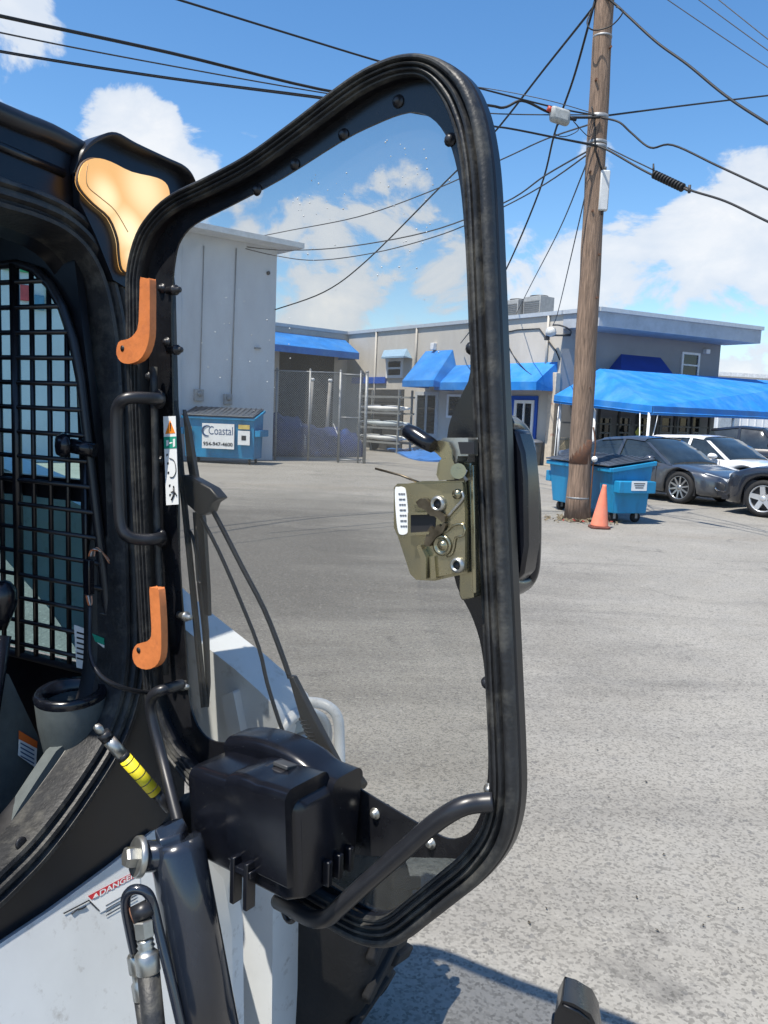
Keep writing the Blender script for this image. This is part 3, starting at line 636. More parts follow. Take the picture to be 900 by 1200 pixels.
# blue tarp on the ground
pts = [(437, 521), (462, 519.5), (500, 525), (530, 531), (534, 540), (500, 541), (478, 537), (462, 530)]
gp = [gnd(*p) for p in pts]; ctr = sum(gp, Vector())/len(gp); q = MB(); rings = []
for s_ in (1.0, .8, .55, .3, .12): rings.append([ctr.lerp(p, s_)+UP*(.02+.1*(1-s_)+.09*rnd.random()) for p in crom(gp, 3, True)])
q.loft(rings, caps=False); q.f.append(tuple(range(len(q.v)-24, len(q.v)))); q.sm.append(True); q.loft([[p*1 for p in rings[0]], [V(p.x, p.y, .004) for p in rings[0]]], caps=False)
tag(q.build('ground_tarp', mat('sky_blue_tarp', (.05, .2, .55), .5, var=.15, scale=2, bump=.4, bscale=4)), 'crumpled bright blue tarp lying flat on the lot before the boat rack', 'tarp')
# grey wheelie bin
c = gnd(625, 545); tb = thing('trash_can', 'round grey trash can standing by the blue double door', 'trash can', tuple(c))
q = MB(); q.lathe(c, UP, [(.2, 0), (.24, .02), (.3, .78), (.3, .82)], 20); q.build('bin', mat('grey_bin_plastic', (.13, .14, .15), .5), tb)
q = MB(); q.lathe(c+UP*.8, UP, [(.33, 0), (.34, .05), (.3, .1), (0, .16)], 20); q.build('rim', mat('bin_lid_plastic', (.10, .11, .13), .45), tb)

# ================================================================== UTILITY POLE
pb = gnd(676, 610); pt_ = at(711.5, -60, 13.5)
up = thing('utility_pole', 'weathered wooden utility pole rising beside the blue dumpster', 'utility pole', tuple(pb))
M_pole = mat('weathered_pole_wood', (.35, .24, .17), .88, col2=(.11, .072, .05), scale=7, stretch=(7, 7, .35), bump=1.0, bscale=16, dirt=(.09, .065, .05), dirt_amt=.7, dscale=9, thresh=(.5, .64))
axp = (pt_-pb)
q = MB(); n = 22; q.tube([pb+axp*(i/n)+V(rnd.uniform(-1, 1), rnd.uniform(-1, 1), 0)*.008 for i in range(n+1)], [.188-.05*i/n+.006*rnd.random()+.04*max(0, 1-i/1.5) for i in range(n+1)], 18)
q.build('shaft', M_pole, up)
def polept(py): # point of the pole axis seen at image row py
    lo, hi = 0., 1.
    for _ in range(40):
        mid = (lo+hi)/2
        if proj(pb+axp*mid)[1] > py: lo = mid
        else: hi = mid
    return pb+axp*lo
M_rust = mat('rusty_strap', (.17, .075, .04), .85, col2=(.09, .05, .035), scale=14, bump=.4)
for (y, h, r) in ((529, .42, .181), (583, .03, .2), (594, .03, .205)):
    c = polept(y); q = MB(); q.lathe(c-UP*h/2, UP, [(r-.006, 0), (r, .004), (r, h-.004), (r-.006, h)], 24); q.build('rusty_band' if h > .1 else 'steel_strap', M_rust if h > .1 else M_galv, up)
for (y, h, r) in ((138, .06, .16), (168, .05, .16), (173, .05, .16), (44, .03, .15)):
    c = polept(y); q = MB(); q.lathe(c-UP*h/2, UP, [(r-.004, 0), (r, .004), (r, h), (r-.004, h)], 20); q.build('steel_band', M_galv, up)
for (y, s_) in ((60, .1), (98, -.1), (300, .1), (250, -.05), (455, .06), (350, .1), (205, -.12)):
    c = polept(y)+V(s_, -.15, 0); q = MB(); q.cyl(c+V(0, .04, 0), c-V(0, .03, 0), .018, n=8); q.build('bolt', M_rust, up)
c = polept(226)+V(.12, -.13, 0); q = MB(); q.box(c, (.15, .12, .62)); bx = q.build('junction_box', mat('pale_grey_plastic', (.55, .57, .58), .5, var=.05), up, bevel=.02)
for s_ in (1, -1): q = MB(); q.cyl(c+UP*(.31*s_), c+UP*(.37*s_), .02, n=8); q.build('cable_gland', M_wire2, bx)
q = MB(); q.tube([polept(128)+V(-.13, -.1, 0), polept(150)+V(-.09, -.15, 0), polept(180)+V(-.05, -.16, 0), polept(202)+V(.07, -.15, 0)], .014, 5, sub=5); q.build('drop_cable', M_wire, up)
q = MB(); q.tube([polept(500)+V(.17, -.1, 0), polept(520)+V(.22, -.1, 0), polept(545)+V(.2, -.1, 0), polept(590)+V(.19, -.1, 0), polept(607)+V(.2, -.1, 0)], .014, 5, sub=4); q.build('ground_wire', M_rust, up)
q = MB(); q.lathe(polept(537)+V(.21, -.12, 0), V(0, -1, 0), [(.05, 0), (.05, .03), (0, .05)], 12); q.build('white_tag', M_signwhite, up)
# litter of weeds, bark and red scraps at the foot of the pole
rl_ = random.Random(3)
for (cm, nn, nm, lb) in (((.28, .04, .03), 46, 'red_scraps', 'scatter of red plastic scraps at the foot of the utility pole'), ((.16, .13, .08), 120, 'dry_leaf_litter', 'dry leaves and bark heaped round the foot of the utility pole')):
    q = MB()
    for i in range(nn):
        a = rl_.uniform(0, 2*pi); r = .2+rl_.random()**1.6*(.55 if nn > 60 else .3)
        c = pb+V(cos(a)*r+(.1 if nn < 60 else 0), sin(a)*r*.8-.05, .012+rl_.random()*.05); s_ = rl_.uniform(.02, .055)
        d1 = V(rl_.uniform(-1, 1), rl_.uniform(-1, 1), rl_.uniform(-.3, .5)).normalized(); d2 = d1.orthogonal().normalized()
        q.add([c-d1*s_, c-d2*s_*.5, c+d1*s_, c+d2*s_*.5], [(0, 1, 2, 3)])
    tag(q.build(nm, mat(nm+'_mat', cm, .8, var=.3, scale=30), fixn=False), lb, 'litter', kind='stuff')
# traffic cone
c = gnd(702, 619); cn = thing('traffic_cone', 'faded orange traffic cone leaning beside the utility pole base', 'cone', tuple(c))
M_cone = mat('faded_orange_plastic', (.74, .21, .12), .55, var=.08, dirt=(.55, .24, .18), dirt_amt=.5)
q = MB(); q.prism([c+V(.19*cos(a), .19*sin(a), .004) for a in [pi/4+pi/2*k+e for k in range(4) for e in (-.18, .18)]], UP*.035); q.build('base', mat('cone_base_rubber', (.16, .05, .035), .8, var=.2), cn, bevel=.008)
tilt = V(.06, 0, 1).normalized(); q = MB(); q.lathe(c+UP*.035, tilt, [(.145, 0), (.14, .02), (.035, .64), (.03, .67), (.018, .67)], 22); q.build('cone', M_cone, cn)

# ================================================================== OVERHEAD CABLES
CAB = 'overhead cables around the utility pole'
def cable(label, pts, r=.012, m=None, sub=6):
    """pts: (px, py, distance); the span hangs at those distances"""
    P = [at(x, y, Y) for (x, y, Y) in pts]; q = MB(); q.tube(P, r, 5, sub=sub)
    return tag(q.build('overhead_cable', m or M_wire, fixn=False), label, 'cable', CAB)
cable('thick black cable from the top left corner to the grey splice case', [(-220, -32, 7.5), (0, 18.5, 9), (200, 62, 11), (405, 110, 12.6), (560, 122, 13.0), (590, 126, 13.15), (612, 118, 13.2), (642, 131, 13.3), (662, 137, 13.35), (703, 137.5, 13.4)], .021)
cable('middle thin cable of the three at upper left', [(-220, -14, 8), (0, 38, 9.4), (200, 77, 11.2), (400, 112, 12.7), (560, 132, 13.1), (700, 134.5, 13.45)], .010, M_wire2)
cable('lowest thin cable of the three at upper left', [(-220, 16, 8), (0, 59.5, 9.4), (200, 91, 11.2), (400, 117, 12.7), (570, 146, 13.1), (700, 170, 13.45)], .012)
cable('cable crossing above the door frame from the top edge', [(60, -45, 9), (210, 0, 10), (330, 37, 11), (455, 75, 12), (560, 103, 12.8), (650, 126, 13.3), (703, 136, 13.5)], .014)
cable('cable hanging from the pole top down to the white building', [(712, -16, 13.5), (694, 10, 13.6), (640, 78, 15.5), (575, 160, 18), (520, 215, 20.5), (430, 305, 24), (380, 342, 25.5), (322, 363, 27)], .02)
cable('slack guy cable dropping steeply left of the pole', [(700, -10, 13.5), (690, 28, 13.6), (672, 92, 14.5), (650, 156, 16), (632, 224, 18), (592, 318, 22), (560, 375, 28), (540, 402, 33.9)], .02)
cable('thick cable leaving the pole for lower left splice', [(700, 171, 13.4), (660, 163, 13.1), (600, 151, 12.6), (565, 146, 12.3), (420, 121.5, 11.3), (200, 92.5, 9.6), (0, 61, 8.1), (-220, 18, 6.9)], [.019, .006])
cable('upper thin service cable running to the white building wall', [(700, 143, 13.45), (640, 163, 16), (590, 186, 18), (500, 226, 21), (420, 254, 24), (340, 270, 27), (300, 278, 28.5)], .015, M_wire2)
cable('service cable ending at the white wall conduit', [(698, 172, 13.45), (640, 205, 15.5), (590, 238, 17.5), (500, 272, 20.5), (400, 290, 24), (330, 293, 26), (279, 288, 26.3)], .016, M_wire2)
cable('lowest slack service cable ending at the white wall conduit', [(698, 174, 13.45), (640, 215, 15.5), (585, 245, 17.5), (520, 274, 20), (440, 296, 23), (370, 305, 25), (320, 299, 26), (279, 289, 26.3)], .014, M_wire2)
cable('thin drop wire from the pole toward the air conditioners', [(697, 165, 13.5), (682, 205, 15.5), (655, 270, 20), (622, 334, 27), (603, 372, 33)], .014, M_wire2)
cable('thin drop wire from the pole to the wall lamp', [(700, 150, 13.5), (692, 200, 15.5), (674, 280, 20), (654, 365, 27.5), (648, 381, 29.2)], .014, M_wire2)
cable('thick cable descending from the pole top to the right edge', [(690, -20, 13.45), (722, 6, 13.3), (735, 18, 13.1), (770, 50, 12.6), (806, 76, 12.1), (850, 112, 11.4), (900, 145, 10.7), (1000, 205, 9.3)], .019)
cable('straight cable rising gently from the pole to the right edge', [(700, 137, 13.5), (800, 124, 15), (900, 112, 16.5), (1020, 98, 18.5)], .016)
cable('wavy cable dipping right of the pole below the straight one', [(705, 138, 13.35), (725, 143, 13.1), (740, 156, 13.0), (762, 173, 12.8), (788, 170, 12.5), (840, 194, 11.8), (900, 222, 11), (1000, 270, 9.8)], .016)
cable('cable carrying the black coil right of the pole', [(700, 171, 13.35), (716, 178, 13.15), (760, 203, 12.6), (806, 222, 12.1), (850, 236, 11.5), (900, 260, 10.8), (1000, 306, 9.5)], .017)
cable('messenger wire just above the black coil', [(712, 173, 13.3), (738, 186, 12.95), (765, 199, 12.6), (815, 225, 12.0)], .010)
cable('short loop of wire near the pole top', [(692, 14, 13.4), (688, 26, 13.35), (692, 34, 13.3), (702, 35, 13.3), (718, 29, 13.2), (730, 14, 13.1), (722, 8, 13.2)], .011)
cable('topmost faint wire across the upper right corner', [(830, -10, 40), (900, 46, 38), (960, 92, 36)], .022, M_wire2)
cable('middle faint wire across the upper right corner', [(800, -14, 40), (900, 59, 38), (960, 100, 36)], .022, M_wire2)
cable('lower faint wire across the upper right corner', [(765, -12, 40), (840, 39, 39), (900, 79, 38), (960, 116, 36)], .022, M_wire2)
cable('thin messenger over the splice case left of the pole', [(702, 135, 13.45), (640, 117, 13.6), (560, 102, 14.0), (480, 96, 13.4), (405, 108.5, 12.6), (200, 60.5, 11), (0, 17, 9), (-220, -33.5, 7.5)], .007, M_wire2)
cable('tangle of loose wire under the splice case', [(660, 138, 13.3), (650, 155, 13.3), (662, 160, 13.3), (678, 152, 13.3), (672, 142, 13.3), (690, 160, 13.3), (697, 148, 13.35)], .007)
# splice case
a, b = at(645, 131, 13.25), at(667, 138, 13.3); u = (b-a).normalized()
sc_ = thing('splice_case', 'grey splice case hanging on the cable left of the pole', 'cable box', tuple(a-UP*.15))
q = MB(); q.box((a+b)/2-UP*.02, ((b-a).length, .18, .22), (u, V(-u.y, u.x, 0).normalized(), UP)); q.build('case', mat('splice_grey', (.33, .35, .35), .6, var=.15, scale=20), sc_, bevel=.05)
q = MB(); q.cyl(a-u*.05+UP*.04, a+u*.03+UP*.03, .04, n=10); q.build('red_plug', mat('red_plug', (.5, .06, .03), .5), sc_)
q = MB(); q.cyl(b-u*.02, b+u*.12, .035, .022, n=10); q.build('end_boot', M_wire, sc_)
# black storage coil
a, b = at(766, 204, 12.55), at(801, 220.5, 12.15); u = (b-a).normalized()
cl = thing('cable_coil', 'black ribbed coil wrapped on the cable right of the pole', 'cable coil', tuple(a-UP*.1))
q = MB(); q.cyl(a, b, .035, n=10); q.build('core', M_wire, cl)
for k in range(11):
    c = a.lerp(b, (k+.5)/11); q = MB(); q.lathe(c-u*.018, u, [(.04, 0), (.062, .008), (.062, .028), (.04, .036)], 14); q.build('ring', M_wire, cl)
q = MB(); q.cyl(a+UP*.0, a+UP*.14-u*.02, .02, .012, n=8); q.build('clip', M_wire, cl)
q = MB(); q.cyl(b, b+u*.13, .02, n=8); q.cyl(b+u*.11-UP*.03, b+u*.11+UP*.08, .022, n=8); q.build('end_clamp', M_wire2, cl)
# ================================================================== CARS
def interp(tab, x):
    if x <= tab[0][0]: return tab[0][1]
    for (a, b), (c, d) in zip(tab, tab[1:]):
        if x <= c:
            t = (x-a)/(c-a); t = t*t*(3-2*t)*.5+t*.5; return b+(d-b)*t
    return tab[-1][1]
def car(label, fc, heading, side, p):
    """fc: ground contact of the front wheel nearest the camera; side=+1 if that wheel is on the car's left"""
    hd = Vector((heading[0], heading[1], 0)).normalized(); lf = V(-hd.y, hd.x, 0)
    tw = p['track']/2; o = Vector((fc.x, fc.y, 0))-lf*(tw*side)-hd*p['fa']       # origin: centre of car, on the ground
    P = lambda x, y, z: o+hd*x+lf*y+UP*z
    root = thing(p['name'], label, p['cat'], tuple(o), 'parked cars')
    Lh = p['len']/2; W = p['wid']/2; wr = p['wr']; ax = (p['fa'], p['ra'])
    paint = p['paint']
    zs = p.get('zs', 1.0); p = dict(p); p['top'] = [(a, b*zs) for a, b in p['top']]; p['roof'] = [(a, b*zs) for a, b in p['roof']]; p['rz'] *= zs; p['head'] = [(a, b, c*zs) for a, b, c in p['head']]; p['mirror'] = (p['mirror'][0], p['mirror'][1]*zs)
    n = 72; rings = []
    for i in range(n+1):
        x = -Lh+2*Lh*i/n
        zt = interp(p['top'], x); zb = .22
        e = min((x+Lh), (Lh-x)); w = W*(1-.42*max(0, 1-e/.55)**2.2)
        for a in ax:
            d = abs(x-a); R = wr+.06
            if d < R: zb = max(zb, wr*.98+sqrt(R*R-d*d)*.97)
        h = zt-zb; zb = min(zb, zt-.08); h = zt-zb
        half = [(w*.90, zb), (w*.985, zb+.04), (w, max(zb+.06, .52*zt)), (w*.995, zb+h*.72 if h > .3 else zb+h*.6), (w*.965, zt-.035), (w*.90, zt-.005), (w*.55, zt+.012), (0, zt+.02)]
        rings.append([P(x, y, z) for (y, z) in half]+[P(x, -y, z) for (y, z) in half[-2::-1]])
    q = MB(); q.loft(rings, closed=False, caps=False)
    m_ = len(rings[0])
    for rg, fl in ((0, 1), (len(rings)-1, 0)):
        idx = [rg*m_+k for k in range(m_)]; q.f.append(tuple(idx if fl else idx[::-1])); q.sm.append(False)
    body = q.build('body', paint, root)
    # dark underside / wheel wells
    q = MB(); q.box(P(0, 0, .3), (2*Lh-.5, 2*W*.80, .22), (hd, lf, UP))
    for a in ax: q.box(P(a, 0, .45), (wr*2.1, 2*W*.93, .5), (hd, lf, UP))
    q.build('undertray', M_printk, root)
    # greenhouse
    gx = p['gx']; rings = []; rr = []; k = 26
    for i in range(k+1):
        x = gx[0]+(gx[1]-gx[0])*i/k; zr = interp(p['roof'], x); zb = interp(p['top'], x)-.03
        zr = max(zr, zb+.02); wb_ = W*.93; t = (zr-zb)/(p['rz']-zb+.001); wt = W*(.93-.21*min(1, t))
        rings.append([P(x, y, z) for (y, z) in ((wb_, zb), (wt+.02, zr-.06 if zr-.06 > zb else zb+.005), (wt*.92, zr-.01), (wt*.5, zr+.012), (0, zr+.018), (-wt*.5, zr+.012), (-wt*.92, zr-.01), (-wt-.02, zr-.06 if zr-.06 > zb else zb+.005), (-wb_, zb))])
        rr.append((x, zr, wt, zb, wb_))
    q = MB(); q.loft(rings, closed=False, caps=True); q.build('windows', p['glass'], root)
    # roof skin
    q = MB(); rx = p['rx']; rg = [r_ for r_ in rr if rx[0] <= r_[0] <= rx[1]]
    q.loft([[P(x, y, z) for (y, z) in ((wt+.035, zr-.055), (wt*.93, zr+.004), (wt*.5, zr+.024), (0, zr+.03), (-wt*.5, zr+.024), (-wt*.93, zr+.004), (-wt-.035, zr-.055))] for (x, zr, wt, zb, wb_) in rg], closed=False, caps=False)
    q.build('roof', p.get('roofpaint', paint), root)
    # pillars
    for s_ in (1, -1):
        for (xa, xb, wd) in p['pillars']:
            za = interp(p['top'], xa)-.02; zb2 = interp(p['roof'], xb)-.05
            q = MB(); wt = W*.72+.03
            a = P(xa, s_*(W*.93+.012), za); b = P(xb, s_*(wt), zb2); u = (b-a).normalized(); nn = lf*s_
            q.prism([a-hd*wd, a+hd*wd, b+hd*wd*.8, b-hd*wd*.8], nn*.012); q.build('pillar', p.get('pillarpaint', paint), root)
        # mirror
        mx = p['mirror']; q = MB(); c = P(mx[0], s_*(W+.06), mx[1])
        q.loft([[c+hd*(.02+.1*sx)+lf*(s_*.11*sc*cos(t))+UP*(.075*sc*sin(t)) for t in [2*pi*j/10 for j in range(10)]] for (sx, sc) in ((-1, .9), (-.6, 1), (.2, .85), (.8, .4))]); q.build('mirror', p.get('mirrorpaint', paint), root)
        # headlight
        hl = p['head']; q = MB(); pts = [(x, y*s_, z) for (x, y, z) in hl]
        base = [P(*t) for t in pts]; off = (hd*.6+lf*(s_*.6)+UP*.25).normalized()*.03
        q.prism(base, off); q.build('headlight', mat('headlight_lens', (.55, .57, .58), .12, var=.1, spec=.8), root, bevel=.008)
        q = MB(); b0 = base[0]+off*1.05; q.prism([b0, b0.lerp(base[1]+off*1.05, .28), base[-1].lerp(base[-2], .28)+off*1.05, base[-1]+off*1.05], off*.12); q.build('turn_signal', mat('amber_lens', (.75, .22, .03), .3), root)
        # door handles, door gaps
        for hx in p['handles']:
            q = MB(); q.box(P(hx, s_*(W+.004), interp(p['top'], hx)-.16), (.17, .03, .03), (hd, lf, UP)); q.build('door_handle', paint, root, bevel=.008)
        for hx in p['doors']:
            q = MB(); q.box(P(hx, s_*(W-.003), .60), (.008, .012, .60), (hd, lf, UP)); q.build('door_gap', M_printk, root)
    # front end: grille, bumper lip, fog lights
    fz = interp(p['top'], Lh-.02)
    for j in range(4):
        q = MB(); wv = W*.56*(1-.06*j); zc = fz-.08-.055*j
        q.loft([[P(Lh-.035+.05*(1-(y/wv)**2)-.0, y, zc+dz) for dz in (-.018, .018)]+[P(Lh-.09, y, zc+dz) for dz in (.018, -.018)] for y in [wv*(-1+2*t/8) for t in range(9)]]); q.build('grille_bar', p['trim'], root)
    q = MB(); q.loft([[P(Lh-.05+.05*(1-(y/W)**2), y, z) for z in (.26, .36)]+[P(Lh-.2, y, z) for z in (.36, .26)] for y in [W*.8*(-1+2*t/8) for t in range(9)]]); q.build('air_intake', M_printk, root)
    for s_ in (1, -1):
        q = MB(); q.tube([P(Lh-.03, s_*W*.42, .30), P(Lh-.06, s_*W*.62, .31), P(Lh-.17, s_*W*.80, .37), P(Lh-.22, s_*W*.82, .44)], .022, 6, sub=3); q.build('fog_light_trim', p['trim'], root)
    # wheels
    for a in ax:
        for s_ in (1, -1):
            c = P(a, s_*tw, wr); nn = lf*s_; wd = p['ww']
            q = MB(); q.lathe(c, nn, [(wr*.66, -wd*.9), (wr*.93, -wd*.85), (wr, -wd*.6), (wr, wd*.25), (wr*.94, wd*.5), (wr*.72, wd*.55), (wr*.70, wd*.45)], 36, caps=False); ty = q.build('tyre', M_tyre, root)
            q = MB(); rr_ = wr*.72
            q.lathe(c, nn, [(rr_, wd*.53), (rr_*.95, wd*.55), (rr_*.92, wd*.35), (rr_*.9, -wd*.3)], 36, caps=False)
            sp = p['spokes']
            for kk in range(sp):
                th = 2*pi*kk/sp+.2; d1 = hd*cos(th)+UP*sin(th); d2 = nn.cross(d1)
                w0, w1 = p['spw']
                q.hexa([c+d1*.04-d2*w0+nn*wd*.2, c+d1*.04+d2*w0+nn*wd*.2, c+d1*rr_*.95+d2*w1+nn*wd*.3, c+d1*rr_*.95-d2*w1+nn*wd*.3, c+d1*.04-d2*w0+nn*wd*.45, c+d1*.04+d2*w0+nn*wd*.45, c+d1*rr_*.95+d2*w1+nn*wd*.52, c+d1*rr_*.95-d2*w1+nn*wd*.52])
            q.lathe(c, nn, [(rr_*.22, wd*.2), (rr_*.22, wd*.47), (rr_*.15, wd*.52), (0, wd*.53)], 16)
            q.build('rim', p['rim'], root)
            q = MB(); q.lathe(c, nn, [(rr_*.9, -wd*.2), (rr_*.9, -wd*.1), (0, -wd*.1)], 24, caps=False); q.build('brake_disc', M_wire2, root)
    return root, P
M_gun = mat('gunmetal_car_paint', (.085, .092, .105), .28, metal=.55, var=.03, coat=1.0)
M_wcar = mat('white_car_paint', (.78, .79, .80), .3, var=.02, coat=1.0)
M_bcar = mat('dark_navy_car_paint', (.02, .023, .032), .28, metal=.3, var=.03, coat=1.0)
M_chrome = mat('chrome_trim', (.62, .63, .64), .18, metal=1.0, var=.05)
M_cglass = mat('car_window_glass', (.022, .03, .034), .03, var=.3, scale=2.5, spec=1.0)
M_alloy = mat('alloy_rim', (.38, .39, .40), .3, metal=.9, var=.05)
M_alloy_w = mat('bright_alloy_rim', (.66, .67, .68), .3, metal=.6, var=.05)
sedan = dict(zs=.94, name='parked_sedan', cat='car', len=4.85, wid=1.85, track=1.62, fa=1.45, ra=-1.4, wr=.35, ww=.2, paint=M_gun, glass=M_cglass, trim=M_chrome, rim=M_alloy, spokes=10, spw=(.022, .016),
    top=[(-2.43, .86), (-2.3, 1.0), (-1.7, 1.04), (-.5, .97), (.75, .93), (1.3, .88), (1.9, .78), (2.25, .68), (2.43, .52)],
    roof=[(-2.05, 1.02), (-1.5, 1.22), (-.8, 1.42), (-.1, 1.475), (.35, 1.44), (.75, 1.24), (1.22, .92)], gx=(-2.0, 1.2), rx=(-1.0, .42), rz=1.475,
    pillars=[(1.16, .42, .05), (-.28, -.22, .045), (-1.85, -.95, .10)], mirror=(.72, 1.0), handles=(.0, -1.0), doors=(.85, -.26, -1.15),
    head=[(1.82, .86, .70), (2.02, .80, .75), (2.36, .50, .62), (2.33, .55, .55), (2.1, .82, .60)])
sroot, SP = car('dark grey sedan with many spoke alloy wheels parked behind the blue dumpster', gnd(797, 590), (.58, -.815), -1, sedan)
suv = dict(sedan); suv.update(zs=.86, name='parked_car', len=4.55, wid=1.84, fa=1.38, ra=-1.3, wr=.36, paint=M_wcar, rim=M_alloy_w, spokes=6, spw=(.035, .03), trim=M_chrome, roofpaint=mat('white_roof_paint', (.7, .71, .72), .3, coat=1.),
    top=[(-2.28, .9), (-2.1, 1.08), (-1.0, 1.1), (.5, 1.08), (1.0, 1.06), (1.6, 1.0), (2.05, .88), (2.28, .62)],
    roof=[(-2.2, 1.1), (-1.9, 1.45), (-1.3, 1.64), (-.2, 1.68), (.2, 1.64), (.6, 1.42), (1.0, 1.08)], gx=(-2.15, .98), rx=(-1.75, .25), rz=1.68,
    pillars=[(.95, .26, .06), (-.25, -.2, .05), (-1.1, -1.05, .05), (-2.0, -1.7, .10)], mirror=(.6, 1.14), handles=(.0, -1.0), doors=(.75, -.22, -1.1),
    head=[(1.7, .84, .82), (1.9, .80, .9), (2.2, .5, .8), (2.17, .55, .7), (1.95, .82, .74)])
# white SUV: beside the sedan, its nose behind the navy one
wf = gnd(797, 590)+V(.815, .58, 0)*2.6-V(.58, -.815, 0)*.1
car('white car parked between the dark grey sedan and the navy SUV', wf, (.58, -.815), -1, suv)
nav = dict(suv); nav.update(zs=.95, name='parked_suv', paint=M_bcar, roofpaint=M_bcar, rim=M_alloy_w, spokes=5, spw=(.05, .045), trim=mat('dark_trim', (.05, .05, .055), .3))
car('dark navy SUV with bright five spoke wheel cut off by the right edge', gnd(894, 606), (-.70, .71), 1, nav)
blk = dict(suv); blk.update(zs=.95, name='parked_pickup', cat='pickup', paint=mat('black_car_paint', (.012, .012, .014), .3, coat=1.0, var=.02), roofpaint=None, len=5.4, fa=1.7, ra=-1.7)
blk['roofpaint'] = blk['paint']; blk['top'] = [(-2.7, 1.0), (-2.5, 1.12), (.5, 1.14), (1.2, 1.14), (2.3, 1.06), (2.7, .7)]
blk['roof'] = [(-1.3, 1.12), (-1.1, 1.7), (-.2, 1.82), (.5, 1.78), (1.1, 1.15)]; blk['gx'] = (-1.25, 1.08); blk['rx'] = (-1.1, .5); blk['rz'] = 1.82
blk['pillars'] = [(1.05, .5, .06), (-.2, -.2, .05), (-1.2, -1.1, .07)]; blk['head'] = [(2.2, .84, .88), (2.35, .8, .98), (2.62, .6, .9), (2.6, .62, .8), (2.4, .82, .8)]; blk['mirror'] = (.8, 1.25)
car('black pickup parked behind the white car under the canopy edge', V(12.6, 24.6, 0), (.80, -.60), -1, blk)
# ================================================================== SKID STEER LOADER
M_black = mat('black_cab_paint', (.0065, .007, .010), .32, var=.25, scale=12, dirt=(.045, .042, .038), dirt_amt=.14, dscale=6, thresh=(.52, .75))
M_gloss = mat('glossy_black_sheet', (.010, .0105, .013), .24, var=.2, scale=10, dirt=(.05, .05, .05), dirt_amt=.3, dscale=5, thresh=(.5, .75))
M_rubber = mat('aged_rubber_seal', (.018, .019, .021), .48, var=.2, scale=20, dirt=(.13, .125, .105), dirt_amt=.55, dscale=14, thresh=(.48, .70), bump=.15, bscale=120)
M_plastic = mat('black_textured_plastic', (.006, .007, .011), .23, var=.10, scale=30, dirt=(.12, .12, .12), dirt_amt=.35, dscale=160, thresh=(.66, .72))
M_orange = mat('orange_plastic', (.68, .215, .068), .42, var=.08, scale=20, dirt=(.42, .13, .05), dirt_amt=.5, dscale=40, thresh=(.52, .7), bump=.1, bscale=90)
M_cabwhite = mat('white_loader_paint', (.66, .68, .68), .38, var=.04, scale=6, dirt=(.30, .28, .25), dirt_amt=.6, dscale=18, thresh=(.58, .70))
M_steel = mat('bright_zinc_steel', (.46, .46, .43), .38, metal=.9, var=.12, scale=30)
M_brass = mat('yellow_zinc_plate', (.38, .33, .20), .25, metal=.85, col2=(.27, .26, .19), scale=14, dirt=(.16, .11, .07), dirt_amt=.25, dscale=40, thresh=(.55, .75))
M_cyl = mat('blue_black_cylinder_paint', (.016, .021, .032), .2, var=.2, scale=8, dirt=(.08, .08, .08), dirt_amt=.2, dscale=14, thresh=(.55, .75), stretch=(1, 1, .3), coat=.6)
M_grey = mat('grey_interior_plastic', (.085, .10, .10), .6, var=.08, scale=40, bump=.1, bscale=300)
M_tube = mat('dark_tube_steel', (.016, .017, .021), .36, var=.15, scale=15)
M_yel = mat('yellow_label_wrap', (.85, .70, .03), .45, var=.05)
M_sticker = mat('white_sticker', (.78, .79, .78), .45, var=.03)
M_red = mat('red_print', (.55, .03, .04), .5, var=.05)
M_green = mat('green_print', (.02, .30, .20), .5, var=.05)

HG = V(-.534, 1.775, 0); FE = V(.175, 1.27, 0)
DT = (FE-HG).normalized(); DN = V(DT.y, -DT.x, 0)       # along the door; toward the camera (inside face)
if DN.y > 0: DN = -DN
AA_ = V(.899, -.439, 0); BBv = V(.439, .899, 0); CCv = -BBv    # loader axes: forward, its left (away), its right (toward camera)
def dpx(x, y, w=0.): return onp(x, y, HG+DN*w, DN)
TH = radians(9); CNn = (AA_*cos(TH)+UP*sin(TH)).normalized(); CP0 = V(-.53, 1.90, 1.5)
def cpx(x, y, w=0.): return onp(x, y, CP0+CNn*w, CNn)        # cab front plane
SW0 = V(-.594, 1.769, 0); SWN = CCv
def spx(x, y, w=0.): return onp(x, y, SW0+SWN*w, SWN)        # cab side wall plane
LA0 = SW0+BBv*.20
def lpx(x, y, w=0.): return onp(x, y, LA0-BBv*w, BBv)        # lift arm inner face

ld = thing('skid_steer_loader', 'white and black skid steer loader with its glazed cab door swung open', 'loader', (HG.x-.2, HG.y, 0))

def loopfill(mb, outer, inner=None):
    """flat fill between loops of 3D points"""
    bm = bmesh.new(); allv = []; edges = []
    for lp in ([outer]+(inner if inner and isinstance(inner[0], list) else ([inner] if inner else []))):
        vs = [bm.verts.new(p) for p in lp]; allv.append(vs)
        for i in range(len(vs)): edges.append(bm.edges.new((vs[i], vs[(i+1) % len(vs)])))
    bmesh.ops.triangle_fill(bm, use_beauty=True, use_dissolve=False, edges=edges)
    bm.verts.index_update(); base = len(mb.v)
    mb.v += [v.co.copy() for v in bm.verts]
    for f in bm.faces: mb.f.append(tuple(base+v.index for v in f.verts)); mb.sm.append(False)
    bm.free()
def slab(mb, outer, off, inner=None):
    off = Vector(off)
    ins = inner if inner and isinstance(inner[0], list) else ([inner] if inner else [])
    loopfill(mb, outer, ins); loopfill(mb, [p+off for p in outer], [[p+off for p in lp] for lp in ins])
    for lp in [outer]+ins:
        n = len(lp); mb.add(list(lp)+[p+off for p in lp], [(i, (i+1) % n, n+(i+1) % n, n+i) for i in range(n)], True)
